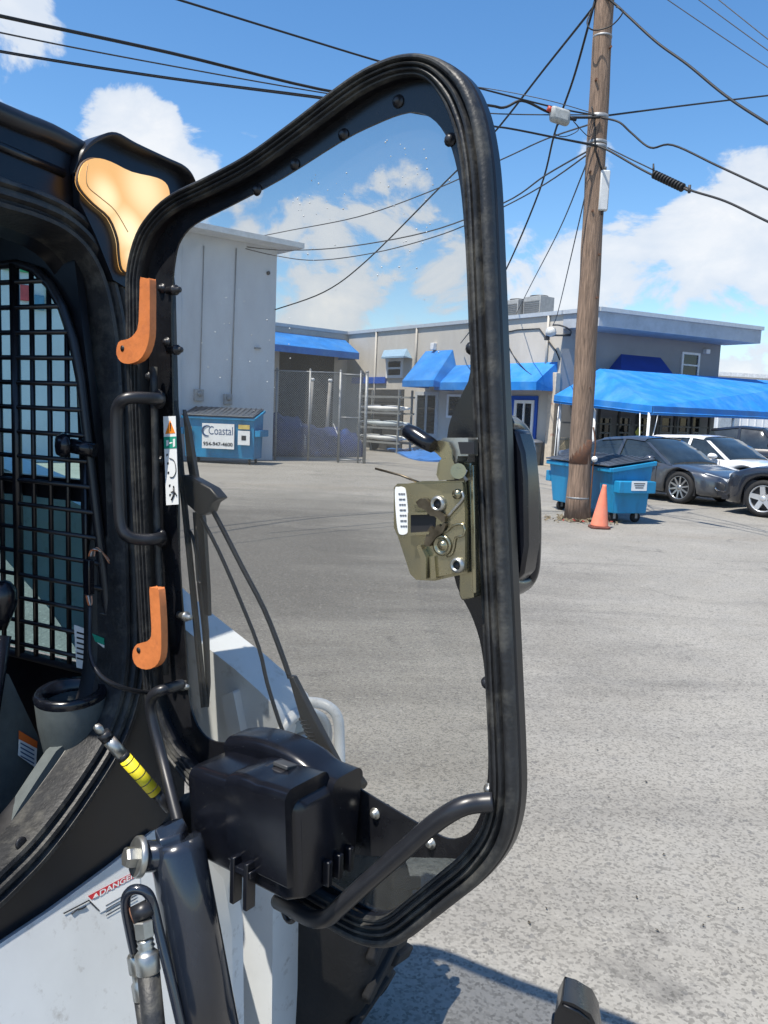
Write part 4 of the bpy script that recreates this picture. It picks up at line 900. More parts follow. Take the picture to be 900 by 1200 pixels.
def sweep(mb, path, nrm, prof, closed, smooth=True, flip=1, sc=None):
    """prof: (inset toward the inner side of the loop, height along nrm)"""
    m = len(path); rings = []
    for i, p in enumerate(path):
        a = path[(i-1) % m] if (closed or i > 0) else p; b = path[(i+1) % m] if (closed or i < m-1) else p
        t = (b-a).normalized(); s_ = t.cross(nrm).normalized()*flip
        k_ = sc(p) if sc else 1.0
        rings.append([p+s_*(i_*k_)+nrm*h for (i_, h) in prof])
    if closed: rings.append(rings[0])
    mb.loft(rings, closed=False, caps=False, smooth=smooth)

# ------------------------------------------------------------------ the door
OUT = [(163, 430), (162, 360), (163, 318), (174, 277), (193, 249), (216, 230), (255, 211), (302, 186), (350, 152), (400, 114), (430, 93), (455, 80), (480, 71.5), (506, 70), (532, 78), (556, 98), (571, 128), (580, 165), (586, 215), (590, 300), (594, 400), (598, 500), (602, 600), (606.5, 700), (611, 800), (614.5, 880), (615, 930), (609, 968), (596, 998), (572, 1027), (541, 1052), (510, 1076), (482, 1097), (460, 1103), (432, 1098), (400, 1082), (352, 1052), (300, 1008), (262, 950), (226, 905), (200, 868), (186, 830), (180, 780), (175, 700), (170, 600), (166, 510)]
outl = crom([dpx(*p) for p in OUT], 4, True)
GL = [(205, 302), (212, 280), (229, 262), (270, 241), (330, 209), (400, 165), (440, 145), (470, 133.5), (491, 132), (511, 143), (526, 166), (535, 196), (541, 232), (546, 300), (549, 380), (551, 436), (541, 462), (530, 486), (524, 512), (523, 560), (527, 640), (535, 686), (551, 718), (562, 750), (568, 790), (571, 850), (572, 900), (568, 936), (558, 965), (545, 979), (525, 983), (498, 970), (440, 936), (400, 912), (340, 885), (285, 872), (252, 869), (236, 858), (225, 835), (219, 800), (217, 755), (212, 690), (207, 600), (203, 500), (201, 400), (201, 345)]
glz = crom([dpx(*p) for p in GL], 3, True)
ctr = sum(outl, Vector())/len(outl)
tst = (outl[1]-outl[0]).cross(DN); FL = 1 if tst.dot(ctr-outl[0]) > 0 else -1
def sstep(a, b, x): t = min(1, max(0, (x-a)/(b-a))); return t*t*(3-2*t)
def railw(p):
    x, y = proj(p); return .60+.40*max(sstep(500, 572, x), sstep(880, 980, y))
def inset(path, d):
    out = []; m = len(path)
    for i, p in enumerate(path):
        t = (path[(i+1) % m]-path[(i-1) % m]).normalized(); out.append(p+t.cross(DN).normalized()*FL*d)
    return out
q = MB(); sweep(q, outl, DN, [(.051, -.012), (.004, -.012), (.0, -.008), (0, .012), (.004, .016), (.049, .016), (.051, .012), (.051, -.012)], True, flip=FL, sc=railw)
door = q.build('door', M_black, ld, autosm=40, label='black framed clear cab door swung wide open')
# rubber seal: two ribs and a groove
pr = [(.002, .0165), (.0015, .026), (.004, .033), (.009, .0365), (.014, .0365), (.0175, .034), (.0185, .027), (.0205, .025), (.0225, .027), (.0235, .033), (.026, .0355), (.0295, .0345), (.0305, .027), (.0325, .0245), (.0345, .0265), (.0355, .031), (.038, .032), (.041, .031), (.042, .025), (.0445, .0235), (.047, .0265), (.050, .026), (.0525, .022), (.053, .0165)]
q = MB(); sweep(q, outl, DN, pr, True, flip=FL, sc=railw); q.build('seal', M_rubber, door, autosm=38)
GL2 = [(362, 992), (390, 998), (430, 1003), (492, 1005), (530, 1006), (541, 1010), (536, 1020), (516, 1036), (492, 1055), (470, 1070), (455, 1073), (434, 1066), (400, 1046), (368, 1024), (358, 1006)]
gl2 = crom([dpx(*p) for p in GL2], 3, True)
q = MB(); slab(q, inset(outl, .024), -DN*.004, [glz, gl2]); q.build('sheet_frame', M_gloss, door, autosm=30)
q = MB(); slab(q, [p-DN*.0125 for p in gl2], -DN*.002); q.build('lower_pane', glass_mat('dirty_lower_glazing', (.62, .66, .68), refl=1.0, dirtamt=.22, dirtcol=(.22, .23, .24)), door)
q = MB(); slab(q, [p-DN*.006 for p in inset(outl, .03)], -DN*.005); q.build('window_pane', glass_mat('clear_door_glazing', (.89, .888, .876), refl=1.9, dirtamt=.05), door)
rnd = random.Random(21)
q = MB()
for i in range(150):
    cx, cy, s_ = rnd.choice([(330, 250, 60), (470, 200, 45), (250, 330, 40), (480, 290, 60), (300, 400, 70), (360, 230, 40)])
    px, py = cx+rnd.gauss(0, s_*.6), cy+rnd.gauss(0, s_*.6)
    if not (215 < px < 540 and py > 700-px*1.35+0 and 150 < py < 560 and py > 560-1.05*px): continue
    c = dpx(px, py, -.0055); r = rnd.uniform(.0007, .0018)
    q.lathe(c, DN, [(r, 0), (r*.8, r*.5), (0, r*.8)], 6)
tag(q.build('water_droplets', mat('dried_droplet', (.55, .56, .55), .4, var=.3), door), kind='stuff')
# bolts round the sheet
for (x, y) in ((403, 158), (467, 119), (528, 164), (346, 193), (302, 223), (553, 408), (574, 925), (505, 988), (440, 953), (571, 800), (190, 338), (196, 401), (188, 540), (189, 635), (173, 441)):
    c = dpx(x, y, .0); q = MB(); q.lathe(c+DN*.0005, DN, [(.011, 0), (.0105, .002), (.0075, .0022), (.007, .007), (.004, .0095), (0, .0095)], 12); q.build('bolt', M_steel if y > 900 else M_tube, door)
for (x, y) in ((203, 340), (205, 410), (216, 722), (213, 803)):
    a = dpx(x, y, .002); q = MB(); q.lathe(a, DT, [(.008, -.018), (.008, .0), (.011, .001), (.011, .008), (.006, .009), (.006, .02), (0, .021)], 10); q.build('hinge_bolt', M_steel if y > 600 else M_tube, door)
# hinge-side inner rib
q = MB(); q.tube([dpx(x, y, .022) for (x, y) in ((180, 430), (182, 520), (184, 620), (188, 700), (194, 790))], .008, 8, sub=3); q.build('pane_trim', M_rubber, door)
# orange release levers
for lv in ([(171.5, 330), (174, 327.5), (181, 328), (183, 331), (183, 372), (182.5, 395), (178, 412), (170, 423), (158, 427), (149, 424.5), (144, 416), (145, 405), (149, 400), (158, 398), (166, 391), (170, 378)],
           [(182.5, 690), (185, 687.5), (191, 688), (193.5, 691), (196, 725), (196.5, 755), (195, 770), (189, 779), (179, 782.5), (168, 779), (163, 770), (163.5, 760), (168, 753), (176, 751), (183, 747), (185, 735)]):
    lw = .055 if lv[0][1] < 500 else .095; pl_ = [dpx(x, y, lw) for (x, y) in lv]; q = MB(); slab(q, crom(pl_, 2, True), DN*.016); L_ = q.build('release_lever', M_orange, door, bevel=.004, seg=3)
    x0, y0 = lv[-5][0]-3, lv[-5][1]+12
    c = dpx((lv[10][0]+lv[12][0])/2-3, (lv[9][1]+lv[12][1])/2-4, lw+.016); q = MB(); q.lathe(c, DN, [(.006, 0), (.006, .001), (0, .0012)], 12); q.build('pin_hole', M_printk, L_)
    q = MB(); c = dpx(lv[13][0]+5, lv[13][1]-2, lw+.008); q.cyl(c, c+UP*.014, .0055, n=10); q.build('set_screw', M_steel, L_)
    q = MB(); b_ = pl_[9]; q.cyl(dpx(lv[9][0], lv[9][1]-8, .03), dpx(lv[9][0], lv[9][1]-8, lw+.001), .012, n=12); q.build('pivot', M_tube, L_)
# warning sticker by the pane
def dquad(x0, y0, x1, y1, w, skew=0.): return [dpx(x0, y0, w), dpx(x1, y0-.5, w), dpx(x1+skew, y1-1, w), dpx(x0+skew, y1, w)]
q = MB(); q.prism(dquad(191.5, 488, 206, 592, .032, 3.5), DN*.0006); st = q.build('warning_sticker', M_sticker, door)
q = MB(); q.prism([dpx(199.3, 492, .0328), dpx(205.3, 507.5, .0328), dpx(193.8, 508.5, .0328)], DN*.0004); q.build('warning_triangle', mat('orange_print', (.85, .25, .02), .5), st)
q = MB(); q.prism([dpx(199.2, 495.5, .0334), dpx(200.5, 495.5, .0334), dpx(200.3, 503, .0334), dpx(199.3, 503, .0334)], DN*.0003); q.prism(dquad(199.3, 504, 200.4, 505.4, .0334), DN*.0003); q.build('exclamation', M_printk, st)
q = MB(); q.prism(dquad(192.2, 512, 206.6, 526, .0328, .5), DN*.0004); gr_ = q.build('green_panel', M_green, st)
q = MB(); q.prism(dquad(195, 516, 197.5, 523, .0334), DN*.0003); q.prism(dquad(198.5, 518.5, 202, 520.3, .0334), DN*.0003); q.prism(dquad(202.8, 514.5, 205.3, 524, .0334), DN*.0003); q.build('exit_pictogram', M_sticker, gr_)
q = MB(); q.tube([dpx(x, y, .0335) for (x, y) in ((198.5, 537), (203, 539), (205.5, 545), (206, 553), (203, 559), (199, 559))], .0009, 5, sub=3); q.build('path_print', M_printk, st)
q = MB(); q.tube([dpx(x, y, .0335) for (x, y) in ((203.5, 572), (204, 579), (201, 586))], .0022, 5); q.tube([dpx(x, y, .0335) for (x, y) in ((200.5, 577), (204, 575.5), (207, 581))], .0014, 5); q.lathe(dpx(203.5, 570.5, .033), DN, [(.0024, 0), (.0024, .0004), (0, .0005)], 8); q.build('figure_print', M_printk, st)
for (x, y) in ((195, 532), (196, 542), (196.5, 553), (198, 568), (198.5, 579)):
    q = MB(); q.prism(dquad(x, y, x+1.8, y+2.8, .0328), DN*.0004); q.build('numeral_print', M_printk, st)
# inside grab handle on the hinge post
q = MB(); q.tube([dpx(x, y, w) for (x, y, w) in ((187, 468, .03), (180, 467, .06), (162, 466, .09), (147, 467.5, .11), (138.5, 476, .115), (136.5, 492, .115), (137.5, 540, .115), (139.5, 590, .115), (142, 616, .115), (149, 628, .11), (162, 632, .09), (180, 632, .06), (189, 630, .03))], .0125, 12, sub=4); q.build('grab_handle', M_tube, door)
for (x, y) in ((187, 468), (189, 630)): q = MB(); q.lathe(dpx(x, y, .018), DN, [(.02, 0), (.02, .006), (.014, .012)], 14); q.build('handle_foot', M_tube, door)
# lower grab bar
q = MB(); q.tube([dpx(x, y, w) for (x, y, w) in ((578, 940, .035), (562, 941, .045), (545, 944, .06), (528, 952, .07), (505, 968, .075), (470, 999, .08), (430, 1034, .08), (398, 1063, .08), (384, 1075, .08), (368, 1077, .08), (352, 1070, .075), (338, 1062, .06), (326, 1056, .04))], .0155, 14, sub=4); q.build('grab_bar', M_tube, door)
q = MB(); q.tube([dpx(x, y, .06) for (x, y) in ((330, 1062), (335, 1076), (341, 1080), (345, 1076), (344, 1068))], .005, 8, sub=3); q.build('retaining_clip', M_tube, door)
# rusty patch of the bottom channel
q = MB(); q.tube([dpx(x, y, .012) for (x, y) in ((405, 1060), (425, 1072), (447, 1083), (458, 1086))], [.004, .011, .009, .003], 8, sub=3); q.build('rust_scale', mat('rust', (.28, .15, .07), .9, var=.3, scale=60, bump=.6, bscale=200), door)

# ---- wiper motor cover
Lu = lambda x, y, w: (dpx(x, y, w)-HG).dot(DT)
u0 = Lu(214, 960, .185); u1 = Lu(338, 1060, .20)
def D3(u, w, z): return HG+DT*u+DN*w+UP*z
zb0 = dpx(336, 1068, .20).z; zt0 = dpx(336, 938, .20).z; zb1 = dpx(222, 1000, .185).z; zt1 = dpx(214, 893, .185).z
def rrect(u, hw0, hw1, z0, z1, r, nseg=4):
    pts = []
    for (cx, cz, a0) in ((hw1-r, z1-r, 0), (hw0+r, z1-r, 90), (hw0+r, z0+r*.4, 180), (hw1-r, z0+r*.4, 270)):
        rr = r if cz > (z0+z1)/2 else r*.4
        for k in range(nseg+1):
            a = radians(a0+90*k/nseg); pts.append(D3(u, cx+rr*cos(a), cz+rr*sin(a)))
    return pts
q = MB(); rings = []; n = 12
for i in range(n+1):
    t = i/n; u = u0+(u1-u0)*t; e = 0.0
    if t < .12: e = (1-t/.12)**2*.03
    if t > .9: e = ((t-.9)/.1)**2*.02
    zt = zt1+(zt0-zt1)*t; zb = zb1+(zb0-zb1)*t
    rings.append(rrect(u, .012, .195-e, zb+e*.2, zt-e, .020))
q.loft(rings); cv = q.build('wiper_motor_cover', M_plastic, door, autosm=45)
# humped lid part with its carrying notch
q = MB(); rings = []
for i in range(15):
    t = i/14; u = u0+.015+(u1-u0-.01)*t; zt = zt1+(zt0-zt1)*t
    hgt = .036*(sin(pi*min(1, .15+t*1.05))**.55 if t < .8 else max(0.02, sin(pi*min(1, .15+.8*1.05))**.55*(1-(t-.8)/.2*.75)))
    rings.append(rrect(u, .014, .100, zt-.05, zt+hgt, .020))
q.loft(rings); q.build('cover_hump', M_plastic, cv, autosm=45)
# moulded front rise
q = MB(); rings = []
for i in range(9):
    t = i/8; u = u0+(u1-u0)*(.46+.5*t); zt = zt1+(zt0-zt1)*(.46+.5*t); hh = .018*sin(pi*min(1, .1+t*1.4)/1.0)**.5 if t < .6 else .016
    rings.append(rrect(u, .09, .203, zb0+.03, zt+max(.002, hh), .018))
q.loft(rings); q.build('cover_rise', M_plastic, cv, autosm=45)
for (uu, nm) in ((u0+.03, 'clip'), (u0+(u1-u0)*.62, 'clip')):
    t = (uu-u0)/(u1-u0); zb = zb1+(zb0-zb1)*t
    for s_ in (-.016, .016): q = MB(); q.box(D3(uu+s_, .2, zb+.012), (.010, .022, .085), (DT, DN, UP)); q.build('clip', M_plastic, cv, bevel=.002)
    q = MB(); q.box(D3(uu, .198, zb+.034), (.05, .02, .012), (DT, DN, UP)); q.build('clip_bridge', M_plastic, cv, bevel=.002)
for w_ in (.05, .08, .11):
    q = MB(); q.box(D3(u1+.008, w_, zb0+.03), (.014, .012, .045), (DT, DN, UP)); q.build('end_clip', M_plastic, cv, bevel=.002)
tt = .70; ub = u0+(u1-u0)*tt; zt = zt1+(zt0-zt1)*tt
q = MB(); q.box(D3(ub, .125, zt+.010), (.06, .045, .012), (DT, DN, UP)); sw = q.build('switch_plate', M_printk, cv, bevel=.002)
q = MB(); q.box(D3(ub, .125, zt+.0185), (.034, .026, .008), (DT, (DN+UP*.2).normalized(), (UP-DN*.2).normalized())); sk = q.build('rocker_switch', mat('switch_grey', (.05, .052, .055), .4), sw, bevel=.002)
q = MB(); q.prism([dpx(309, 858, .004), dpx(342, 866, .004), dpx(342, 877, .004), dpx(312, 866, .004)], -DN*.001); q.build('paper_label', M_sticker, door)

# ---- wiper arm and blade, outside the pane
wo = -.045
q = MB(); q.tube([dpx(x, y, wo) for (x, y) in ((246, 592), (262, 622), (285, 667), (310, 715), (330, 766), (340, 795))], .0055, 8, sub=3); q.build('wiper_rod', M_tube, door)
q = MB(); q.tube([dpx(x, y, wo) for (x, y) in ((236, 607), (256, 645), (280, 700), (303, 758), (313, 800), (327, 845), (334, 862))], .0042, 8, sub=3); q.build('wiper_rod', M_tube, door)
q = MB(); q.prism([dpx(337, 792, wo+.008), dpx(343, 793, wo+.008), (dpx(362, 830, wo+.008)), dpx(405, 912, wo+.008), dpx(378, 905, wo+.008), dpx(352, 845, wo+.008)], -DN*.014); wa = q.build('wiper_arm_base', M_tube, door, bevel=.003)
for k in range(11):
    t = k/10; c = dpx(356+t*19, 843+t*45, wo+.009); q = MB(); q.tube([c+DT*.010*cos(a)+DN*.008*sin(a) for a in [2*pi*j/10 for j in range(10)]], .0014, 5, closed=True); q.build('spring_coil', M_tube, wa)
q = MB(); hd_ = [dpx(x, y, wo+.02) for (x, y) in ((213, 556), (224, 560), (246, 572), (256, 584), (247, 590), (243, 601), (233, 605), (226, 598), (217, 590))]; q.prism(hd_, -DN*.03); q.build('wiper_head', M_tube, door, bevel=.004)
q = MB(); q.prism([dpx(x, y, wo-.005) for (x, y) in ((214, 480), (219, 540), (229, 600), (237, 680), (241, 720), (244, 722), (243, 690), (238, 610), (230, 560), (220, 500))], -DN*.01); q.build('blade_bracket', M_tube, door)
q = MB(); q.tube([dpx(x, y, wo) for (x, y) in ((205, 470), (213, 560), (222, 650), (232, 750), (240, 828))], [.008]*5, 6); bl = q.build('wiper_blade', M_rubber, door)
q = MB(); q.tube([dpx(x, y, wo+.012) for (x, y) in ((203, 470), (211, 560), (220, 650), (229.5, 750), (237, 829))], [.0035]*5, 6); q.build('squeegee_edge', M_tube, bl)
q = MB(); q.tube([dpx(x, y, wo-.012) for (x, y) in ((230, 600), (236, 690), (241, 740), (244, 800), (243, 828))], [.008, .009, .008, .006, .004], 8); q.build('blade_spine', M_tube, bl)
q = MB(); q.tube([dpx(x, y, wo) for (x, y) in ((222, 622), (226, 630), (230, 650), (232, 680), (236, 684))], .004, 6, sub=2); q.build('blade_link', M_tube, bl)

# ---- latch
def lq(pts, w, dep, name, m, par, bev=.0015): 
    q = MB(); slab(q, [dpx(x, y, w) for (x, y) in pts], DN*dep); return q.build(name, m, par, bevel=bev)
q = MB(); q.prism([dpx(x, y, .016) for (x, y) in ((548, 541), (563, 541), (566, 697), (552, 700), (549, 694))], DN*.03); q.build('latch_rail', M_brass, door, bevel=.002)
q = MB(); q.prism([dpx(x, y, .045) for (x, y) in ((553, 545), (557, 545), (560, 694), (556, 695))], DN*.006); q.build('latch_rib', M_brass, door, bevel=.001)
plate = [(464, 571), (468, 566.5), (480, 566.5), (498, 563.5), (546, 563), (549, 600), (550, 671), (512, 680), (490, 679), (483, 672), (469, 629), (464, 618)]
lp = lq(plate, .050, .006, 'latch_plate', M_brass, door)
q = MB(); slab(q, crom([dpx(x, y, .0562) for (x, y) in ((463, 574), (467, 570.5), (473, 571), (476, 576), (478.5, 600), (479, 618), (477, 625), (471, 626.5), (467, 623), (464.5, 605))], 3, True), DN*.0008); lb_ = q.build('latch_sticker', M_sticker, door)
for k in range(7):
    for (xa, xb) in (((467, 469.2), (469.8, 472), (472.6, 474.6)), ((467.2, 470.8), (471.4, 474.4)))[k % 2]:
        q = MB(); q.prism([dpx(xa+.4*k, 578+6.3*k, .0575), dpx(xb+.4*k, 577.9+6.3*k, .0575), dpx(xb+.4*k, 579.7+6.3*k, .0575), dpx(xa+.4*k, 579.8+6.3*k, .0575)], DN*.0003); q.build('sticker_print', mat('grey_print', (.10, .11, .14), .6), door)
# raised case, shade of the striker slot, claw, studs
lq([(484, 567), (545, 565), (548, 600), (548, 668), (512, 676), (507, 650), (497, 644), (486, 628), (481, 624), (481, 602), (504, 601), (504, 595), (486, 590)], .0565, .008, 'latch_case', M_brass, door, .002)
lq([(481.5, 602.5), (505, 602), (511, 607), (510, 619), (500, 624), (481.5, 626)], .0647, .0006, 'slot_shade', M_printk, door, 0)  # flat black patch painted as the dark of the slot
lq([(481, 600.5), (504, 600), (504, 602.5), (481, 603)], .0655, .008, 'slot_lip', M_brass, door); lq([(481.5, 624), (506, 622.5), (506, 625.5), (481.5, 627.5)], .0655, .008, 'slot_lip', M_brass, door)
M_dk = mat('dark_worn_steel', (.17, .14, .10), .4, metal=.85, var=.3, scale=30)
lq([(490, 588), (495, 584), (501, 584), (505, 589), (509, 596), (518, 599), (524, 605), (524, 611), (520, 611), (514, 605), (507, 604), (500, 597), (493, 594)], .066, .007, 'latch_claw', M_dk, door)
lq([(503, 622), (507, 616), (511, 620), (515, 614), (519, 618), (522, 611), (525, 614), (521, 624), (513, 629), (505, 640), (499, 638), (501, 630)], .066, .006, 'latch_pawl', M_dk, door)
for (x, y, r) in ((514.5, 590.5, .0135), (537, 662, .0125)):
    c = dpx(x, y, .064); q = MB(); q.lathe(c, DN, [(r, 0), (r, .004), (r*.8, .008), (r*.6, .0085), (r*.55, .004), (0, .004)], 20); st_ = q.build('stud', M_steel, door)
    q = MB(); q.lathe(c+DN*.0042, DN, [(r*.5, 0), (r*.5, .0006), (0, .0008)], 14); q.build('stud_bore', M_printk, door)
c = dpx(518.5, 639, .065); q = MB(); q.lathe(c, DN, [(.017, 0), (.0165, .003), (.012, .0035), (.011, .001), (.007, .001), (.006, .004), (0, .005)], 24); q.build('cam_rivet', M_brass, door)
c = dpx(536, 579, .065); q = MB(); q.lathe(c, DN, [(.008, 0), (.0075, .004), (0, .006)], 16); q.build('rivet', M_brass, door)
q = MB(); q.tube([dpx(x, y, .067) for (x, y) in ((541, 576), (543, 582), (540, 588), (532, 597), (525, 605))], .0022, 6, sub=3); q.build('spring_wire', M_steel, door)
q = MB(); q.tube([dpx(x, y, .066) for (x, y) in ((504, 634), (514, 626), (524, 622), (530, 616), (543, 614.5), (543.5, 627), (534, 630), (532, 640), (529, 649), (524, 652))], .0022, 6, sub=2); q.build('cam_bead', M_brass, door)
lq([(493, 640), (497, 637), (504, 652), (504, 678), (498, 677), (498, 654)], .0646, .012, 'latch_lever', M_brass, door)
lq([(505, 652), (511, 651), (513, 677), (506, 679)], .0645, .005, 'latch_tab', M_brass, door)
# release lever with black grip
q = MB(); slab(q, [dpx(x, y, .07) for (x, y) in ((500, 524), (506, 517), (517, 516), (526, 518), (531, 528), (531, 536), (535, 546), (534, 562), (516, 563), (513, 556), (515, 543), (519, 537), (513, 531), (508, 527))], DN*.004); q.build('lever_arm', M_brass, door, bevel=.001)
gp_ = [dpx(473, 501.5, .085), dpx(477, 504.5, .085), dpx(487, 510.5, .085), dpx(499, 518, .085), dpx(508, 523, .085)]
q = MB(); q.tube(gp_, [.004, .0115, .0135, .0125, .0105], 16); q.build('lever_grip', M_plastic, door)
lq([(527, 517), (531, 513), (560, 513), (560, 534), (548, 534), (547, 541), (531, 540)], .035, .03, 'lever_bracket', M_steel, door, .003)
q = MB(); q.prism([dpx(x, y, .066) for (x, y) in ((537, 518), (556, 518), (556, 532), (540, 532))], DN*.001); q.build('bracket_hole', M_printk, door)
q = MB(); q.cyl(dpx(537, 552, .04), dpx(537, 552, .075), .012, n=14); q.build('lever_pivot', M_brass, door)
q = MB(); q.tube([dpx(x, y, .06) for (x, y) in ((541, 548), (546, 552), (543, 558), (547, 563))], .003, 6); q.build('return_spring', M_galv, door)
q = MB(); q.tube([dpx(x, y, .052) for (x, y) in ((440, 549), (470, 557), (493, 566))], .002, 5); q.build('release_rod', M_dk, door)
# outside pull handle
q = MB(); q.tube([dpx(x, y, w) for (x, y, w) in ((590, 497, -.01), (600, 499, -.06), (610, 508, -.09), (616, 525, -.10), (620, 560, -.10), (623, 600, -.10), (623, 640, -.10), (621, 668, -.10), (614, 681, -.09), (604, 686, -.05), (594, 684, -.01))], .016, 12, sub=4); q.build('pull_handle', M_plastic, door)
q = MB(); q.prism([dpx(x, y, -.02) for (x, y) in ((585, 500), (606, 504), (614, 530), (617, 560), (618, 640), (613, 672), (602, 684), (590, 684))], -DN*.05); q.build('handle_plate', M_plastic, door, bevel=.006)

# ------------------------------------------------------------------ the cab
oc = [(-260, 20), (0, 136), (60, 160), (98, 181), (120, 188), (150, 205), (180, 240), (200, 290), (206, 340), (210, 500), (212, 700), (218, 860), (216, 930), (190, 965), (140, 1010), (70, 1062), (0, 1108), (-260, 1280)]
ic = [(-260, 1240), (-40, 1086), (20, 1034), (60, 990), (100, 935), (134, 880), (154, 828), (163, 775), (163, 700), (160, 600), (156, 500), (152, 420), (144, 362), (130, 312), (106, 272), (74, 244), (36, 226), (0, 214), (-260, 130)]
# split into a closed outline: outer run, then inner run back
q = MB(); outp = [cpx(*p) for p in oc]; inp = crom([cpx(*p) for p in ic], 3)
slab(q, outp+inp, -CNn*.03); q.build('cab_frame', M_black, ld, autosm=30)
opn = crom([cpx(*p) for p in ic], 4)
tst = (opn[31]-opn[30]).cross(CNn); cc_ = cpx(-60, 620); FC = 1 if tst.dot(cc_-opn[30]) > 0 else -1
q = MB(); sweep(q, opn, CNn, [(-.006, .0005), (-.006, .014), (.0, .022), (.008, .022), (.013, .012), (.018, .012), (.022, .021), (.030, .020), (.034, .008), (.040, .008), (.044, .014), (.052, .012), (.056, -.004), (.056, -.05), (.06, -.09)], False, flip=FC); q.build('opening_seal', M_rubber, ld, autosm=60)
# inner jamb returning from the opening into the cab
q = MB(); sweep(q, opn, CNn, [(.05, -.045), (.060, -.075), (.066, -.09), (.068, -.10)], False, flip=FC); q.build('door_jamb', M_black, ld, autosm=50)
# roof
q = MB(); r0 = [cpx(-260, 20), cpx(0, 136), cpx(60, 160), cpx(98, 181), cpx(150, 205)]
back = -AA_*1.15
for (a, b) in zip(r0, r0[1:]):
    q.hexa([a-UP*.07, b-UP*.07, b-UP*.07+back, a-UP*.07+back, a, b, b+back, a+back])
q.build('roof', M_black, ld)
q = MB(); q.tube([p+CNn*.0+UP*.004 for p in r0[:4]], .022, 10, sub=3); q.build('roof_edge', M_tube, ld)
q = MB(); q.tube([cpx(-200, 95, .0), cpx(0, 172, .0), cpx(74, 203, .0)], .010, 8); q.build('roof_lip', M_black, ld)
# side wall with the screened window
wtl = [(-120, 318), (60, 306), (78, 318), (92, 348), (99, 390), (103, 450), (107, 540), (110, 640), (113, 740), (108, 772), (90, 776), (-120, 706)]
fu = lambda z: -.158*(z-1.5)-.035
wo_ = [SW0+AA_*a_+UP*z_ for (a_, z_) in [(-.66, 1.09), (fu(1.09)-.05, 1.09), (fu(1.11)-.025, 1.11), (fu(1.15)-.014, 1.15)]+[(fu(z_)-.012, z_) for z_ in (1.3, 1.45, 1.6, 1.75)]+[(fu(1.83)-.02, 1.83), (fu(1.9)-.04, 1.9), (fu(1.95)-.07, 1.95), (fu(1.985)-.11, 1.985), (fu(2.0)-.16, 2.0), (-.66, 2.0)]]
owall = [SW0+AA_*a_+UP*z_ for (a_, z_) in ((-.75, .6), (-.75, 2.19), (fu(2.19), 2.19), (fu(1.8), 1.8), (fu(1.4), 1.4), (fu(1.0), 1.0), (fu(.6), .6))]
q = MB(); slab(q, owall, BBv*.02, wo_); q.build('side_wall', M_black, ld)
q = MB(); slab(q, [p+BBv*.03 for p in wo_], BBv*.004); q.build('side_window', glass_mat('green_tinted_glass', (.80, .96, .96), refl=.9, dirtamt=.03), ld)
# steel screen: every bar
def inpoly(P_, poly):
    c = False; n = len(poly)
    for i in range(n):
        a, b = poly[i], poly[(i+1) % n]
        if (a[1] > P_[1]) != (b[1] > P_[1]) and P_[0] < (b[0]-a[0])*(P_[1]-a[1])/(b[1]-a[1])+a[0]: c = not c
    return c
s2 = [((p-SW0).dot(AA_), p.z) for p in wo_]
umin, umax = -.65, max(a for a, b in s2); zmin, zmax = min(b for a, b in s2), max(b for a, b in s2)
def clipruns(fn, lo, hi, n=160):
    runs = []; st_ = None
    for i in range(n+1):
        t = lo+(hi-lo)*i/n; ins = inpoly(fn(t), s2)
        if ins and st_ is None: st_ = t
        if not ins and st_ is not None: runs.append((st_, t)); st_ = None
    if st_ is not None: runs.append((st_, hi))
    return runs
scr = None
q = MB(); q.tube([p+CCv*.012 for p in wo_], .011, 6, closed=True); scr = q.build('window_screen', M_tube, ld)
k = 0; u = umax-.022
while u > umin:
    for (a, b) in clipruns(lambda t: (u, t), zmin, zmax):
        q = MB(); r_ = .012 if k in (5, 11) else .0062
        q.cyl(SW0+AA_*u+UP*a+CCv*.014, SW0+AA_*u+UP*b+CCv*.014, r_, n=6); q.build('screen_bar', M_black, scr)
    u -= .054; k += 1
z = zmin+.03
while z < zmax:
    for (a, b) in clipruns(lambda t: (t, z), umin, umax):
        q = MB(); q.cyl(SW0+AA_*a+UP*z+CCv*.017, SW0+AA_*b+UP*z+CCv*.017, .0058, n=6); q.build('screen_bar', M_black, scr)
    z += .056
# window divider rail with its black latch knob
q = MB(); a, b = spx(-120, 545), spx(112, 578); a.z = b.z = (spx(60, 572).z); q.box((a+b)/2+BBv*.014, ((b-a).length, .02, .05), (AA_, BBv, UP)); q.build('window_rail', M_black, ld)
c = spx(82, 522, .04); q = MB(); q.lathe(c, (CCv-AA_*.6).normalized(), [(.008, -.05), (.008, 0), (.026, .004), (.028, .015), (.02, .028), (0, .032)], 14); q.cyl(c, spx(112, 528, .02), .016, n=10); q.build('window_knob', M_plastic, ld)
# floor, rear wall, ceiling liner, far side of the cab interior
fz_ = spx(60, 975).z
q = MB(); A0 = SW0+CCv*.004; q.box(A0-AA_*.55+CCv*.5+UP*fz_, (1.1, 1.0, .03), (AA_, BBv, UP)); q.build('cab_floor', M_black, ld)
q = MB(); q.box(A0-AA_*1.12+CCv*.5+UP*1.45, (.03, 1.0, 1.5), (AA_, BBv, UP)); q.build('rear_bulkhead', M_black, ld)
q = MB(); q.box(A0-AA_*.62+CCv*1.02+UP*1.45, (1.0, .03, 1.5), (AA_, BBv, UP)); q.build('far_side_wall', M_black, ld)
# interior trim strip inside the sill
tr_ = [(142, 786), (139, 815), (126, 850), (108, 885), (84, 918), (52, 948), (20, 966), (10, 968), (24, 944), (46, 910), (66, 880), (88, 862), (108, 836), (124, 812), (128, 788)]
q = MB(); slab(q, [cpx(x, y, -.07) for (x, y) in tr_], -CNn*.03); q.build('interior_trim', M_grey, ld, bevel=.004)
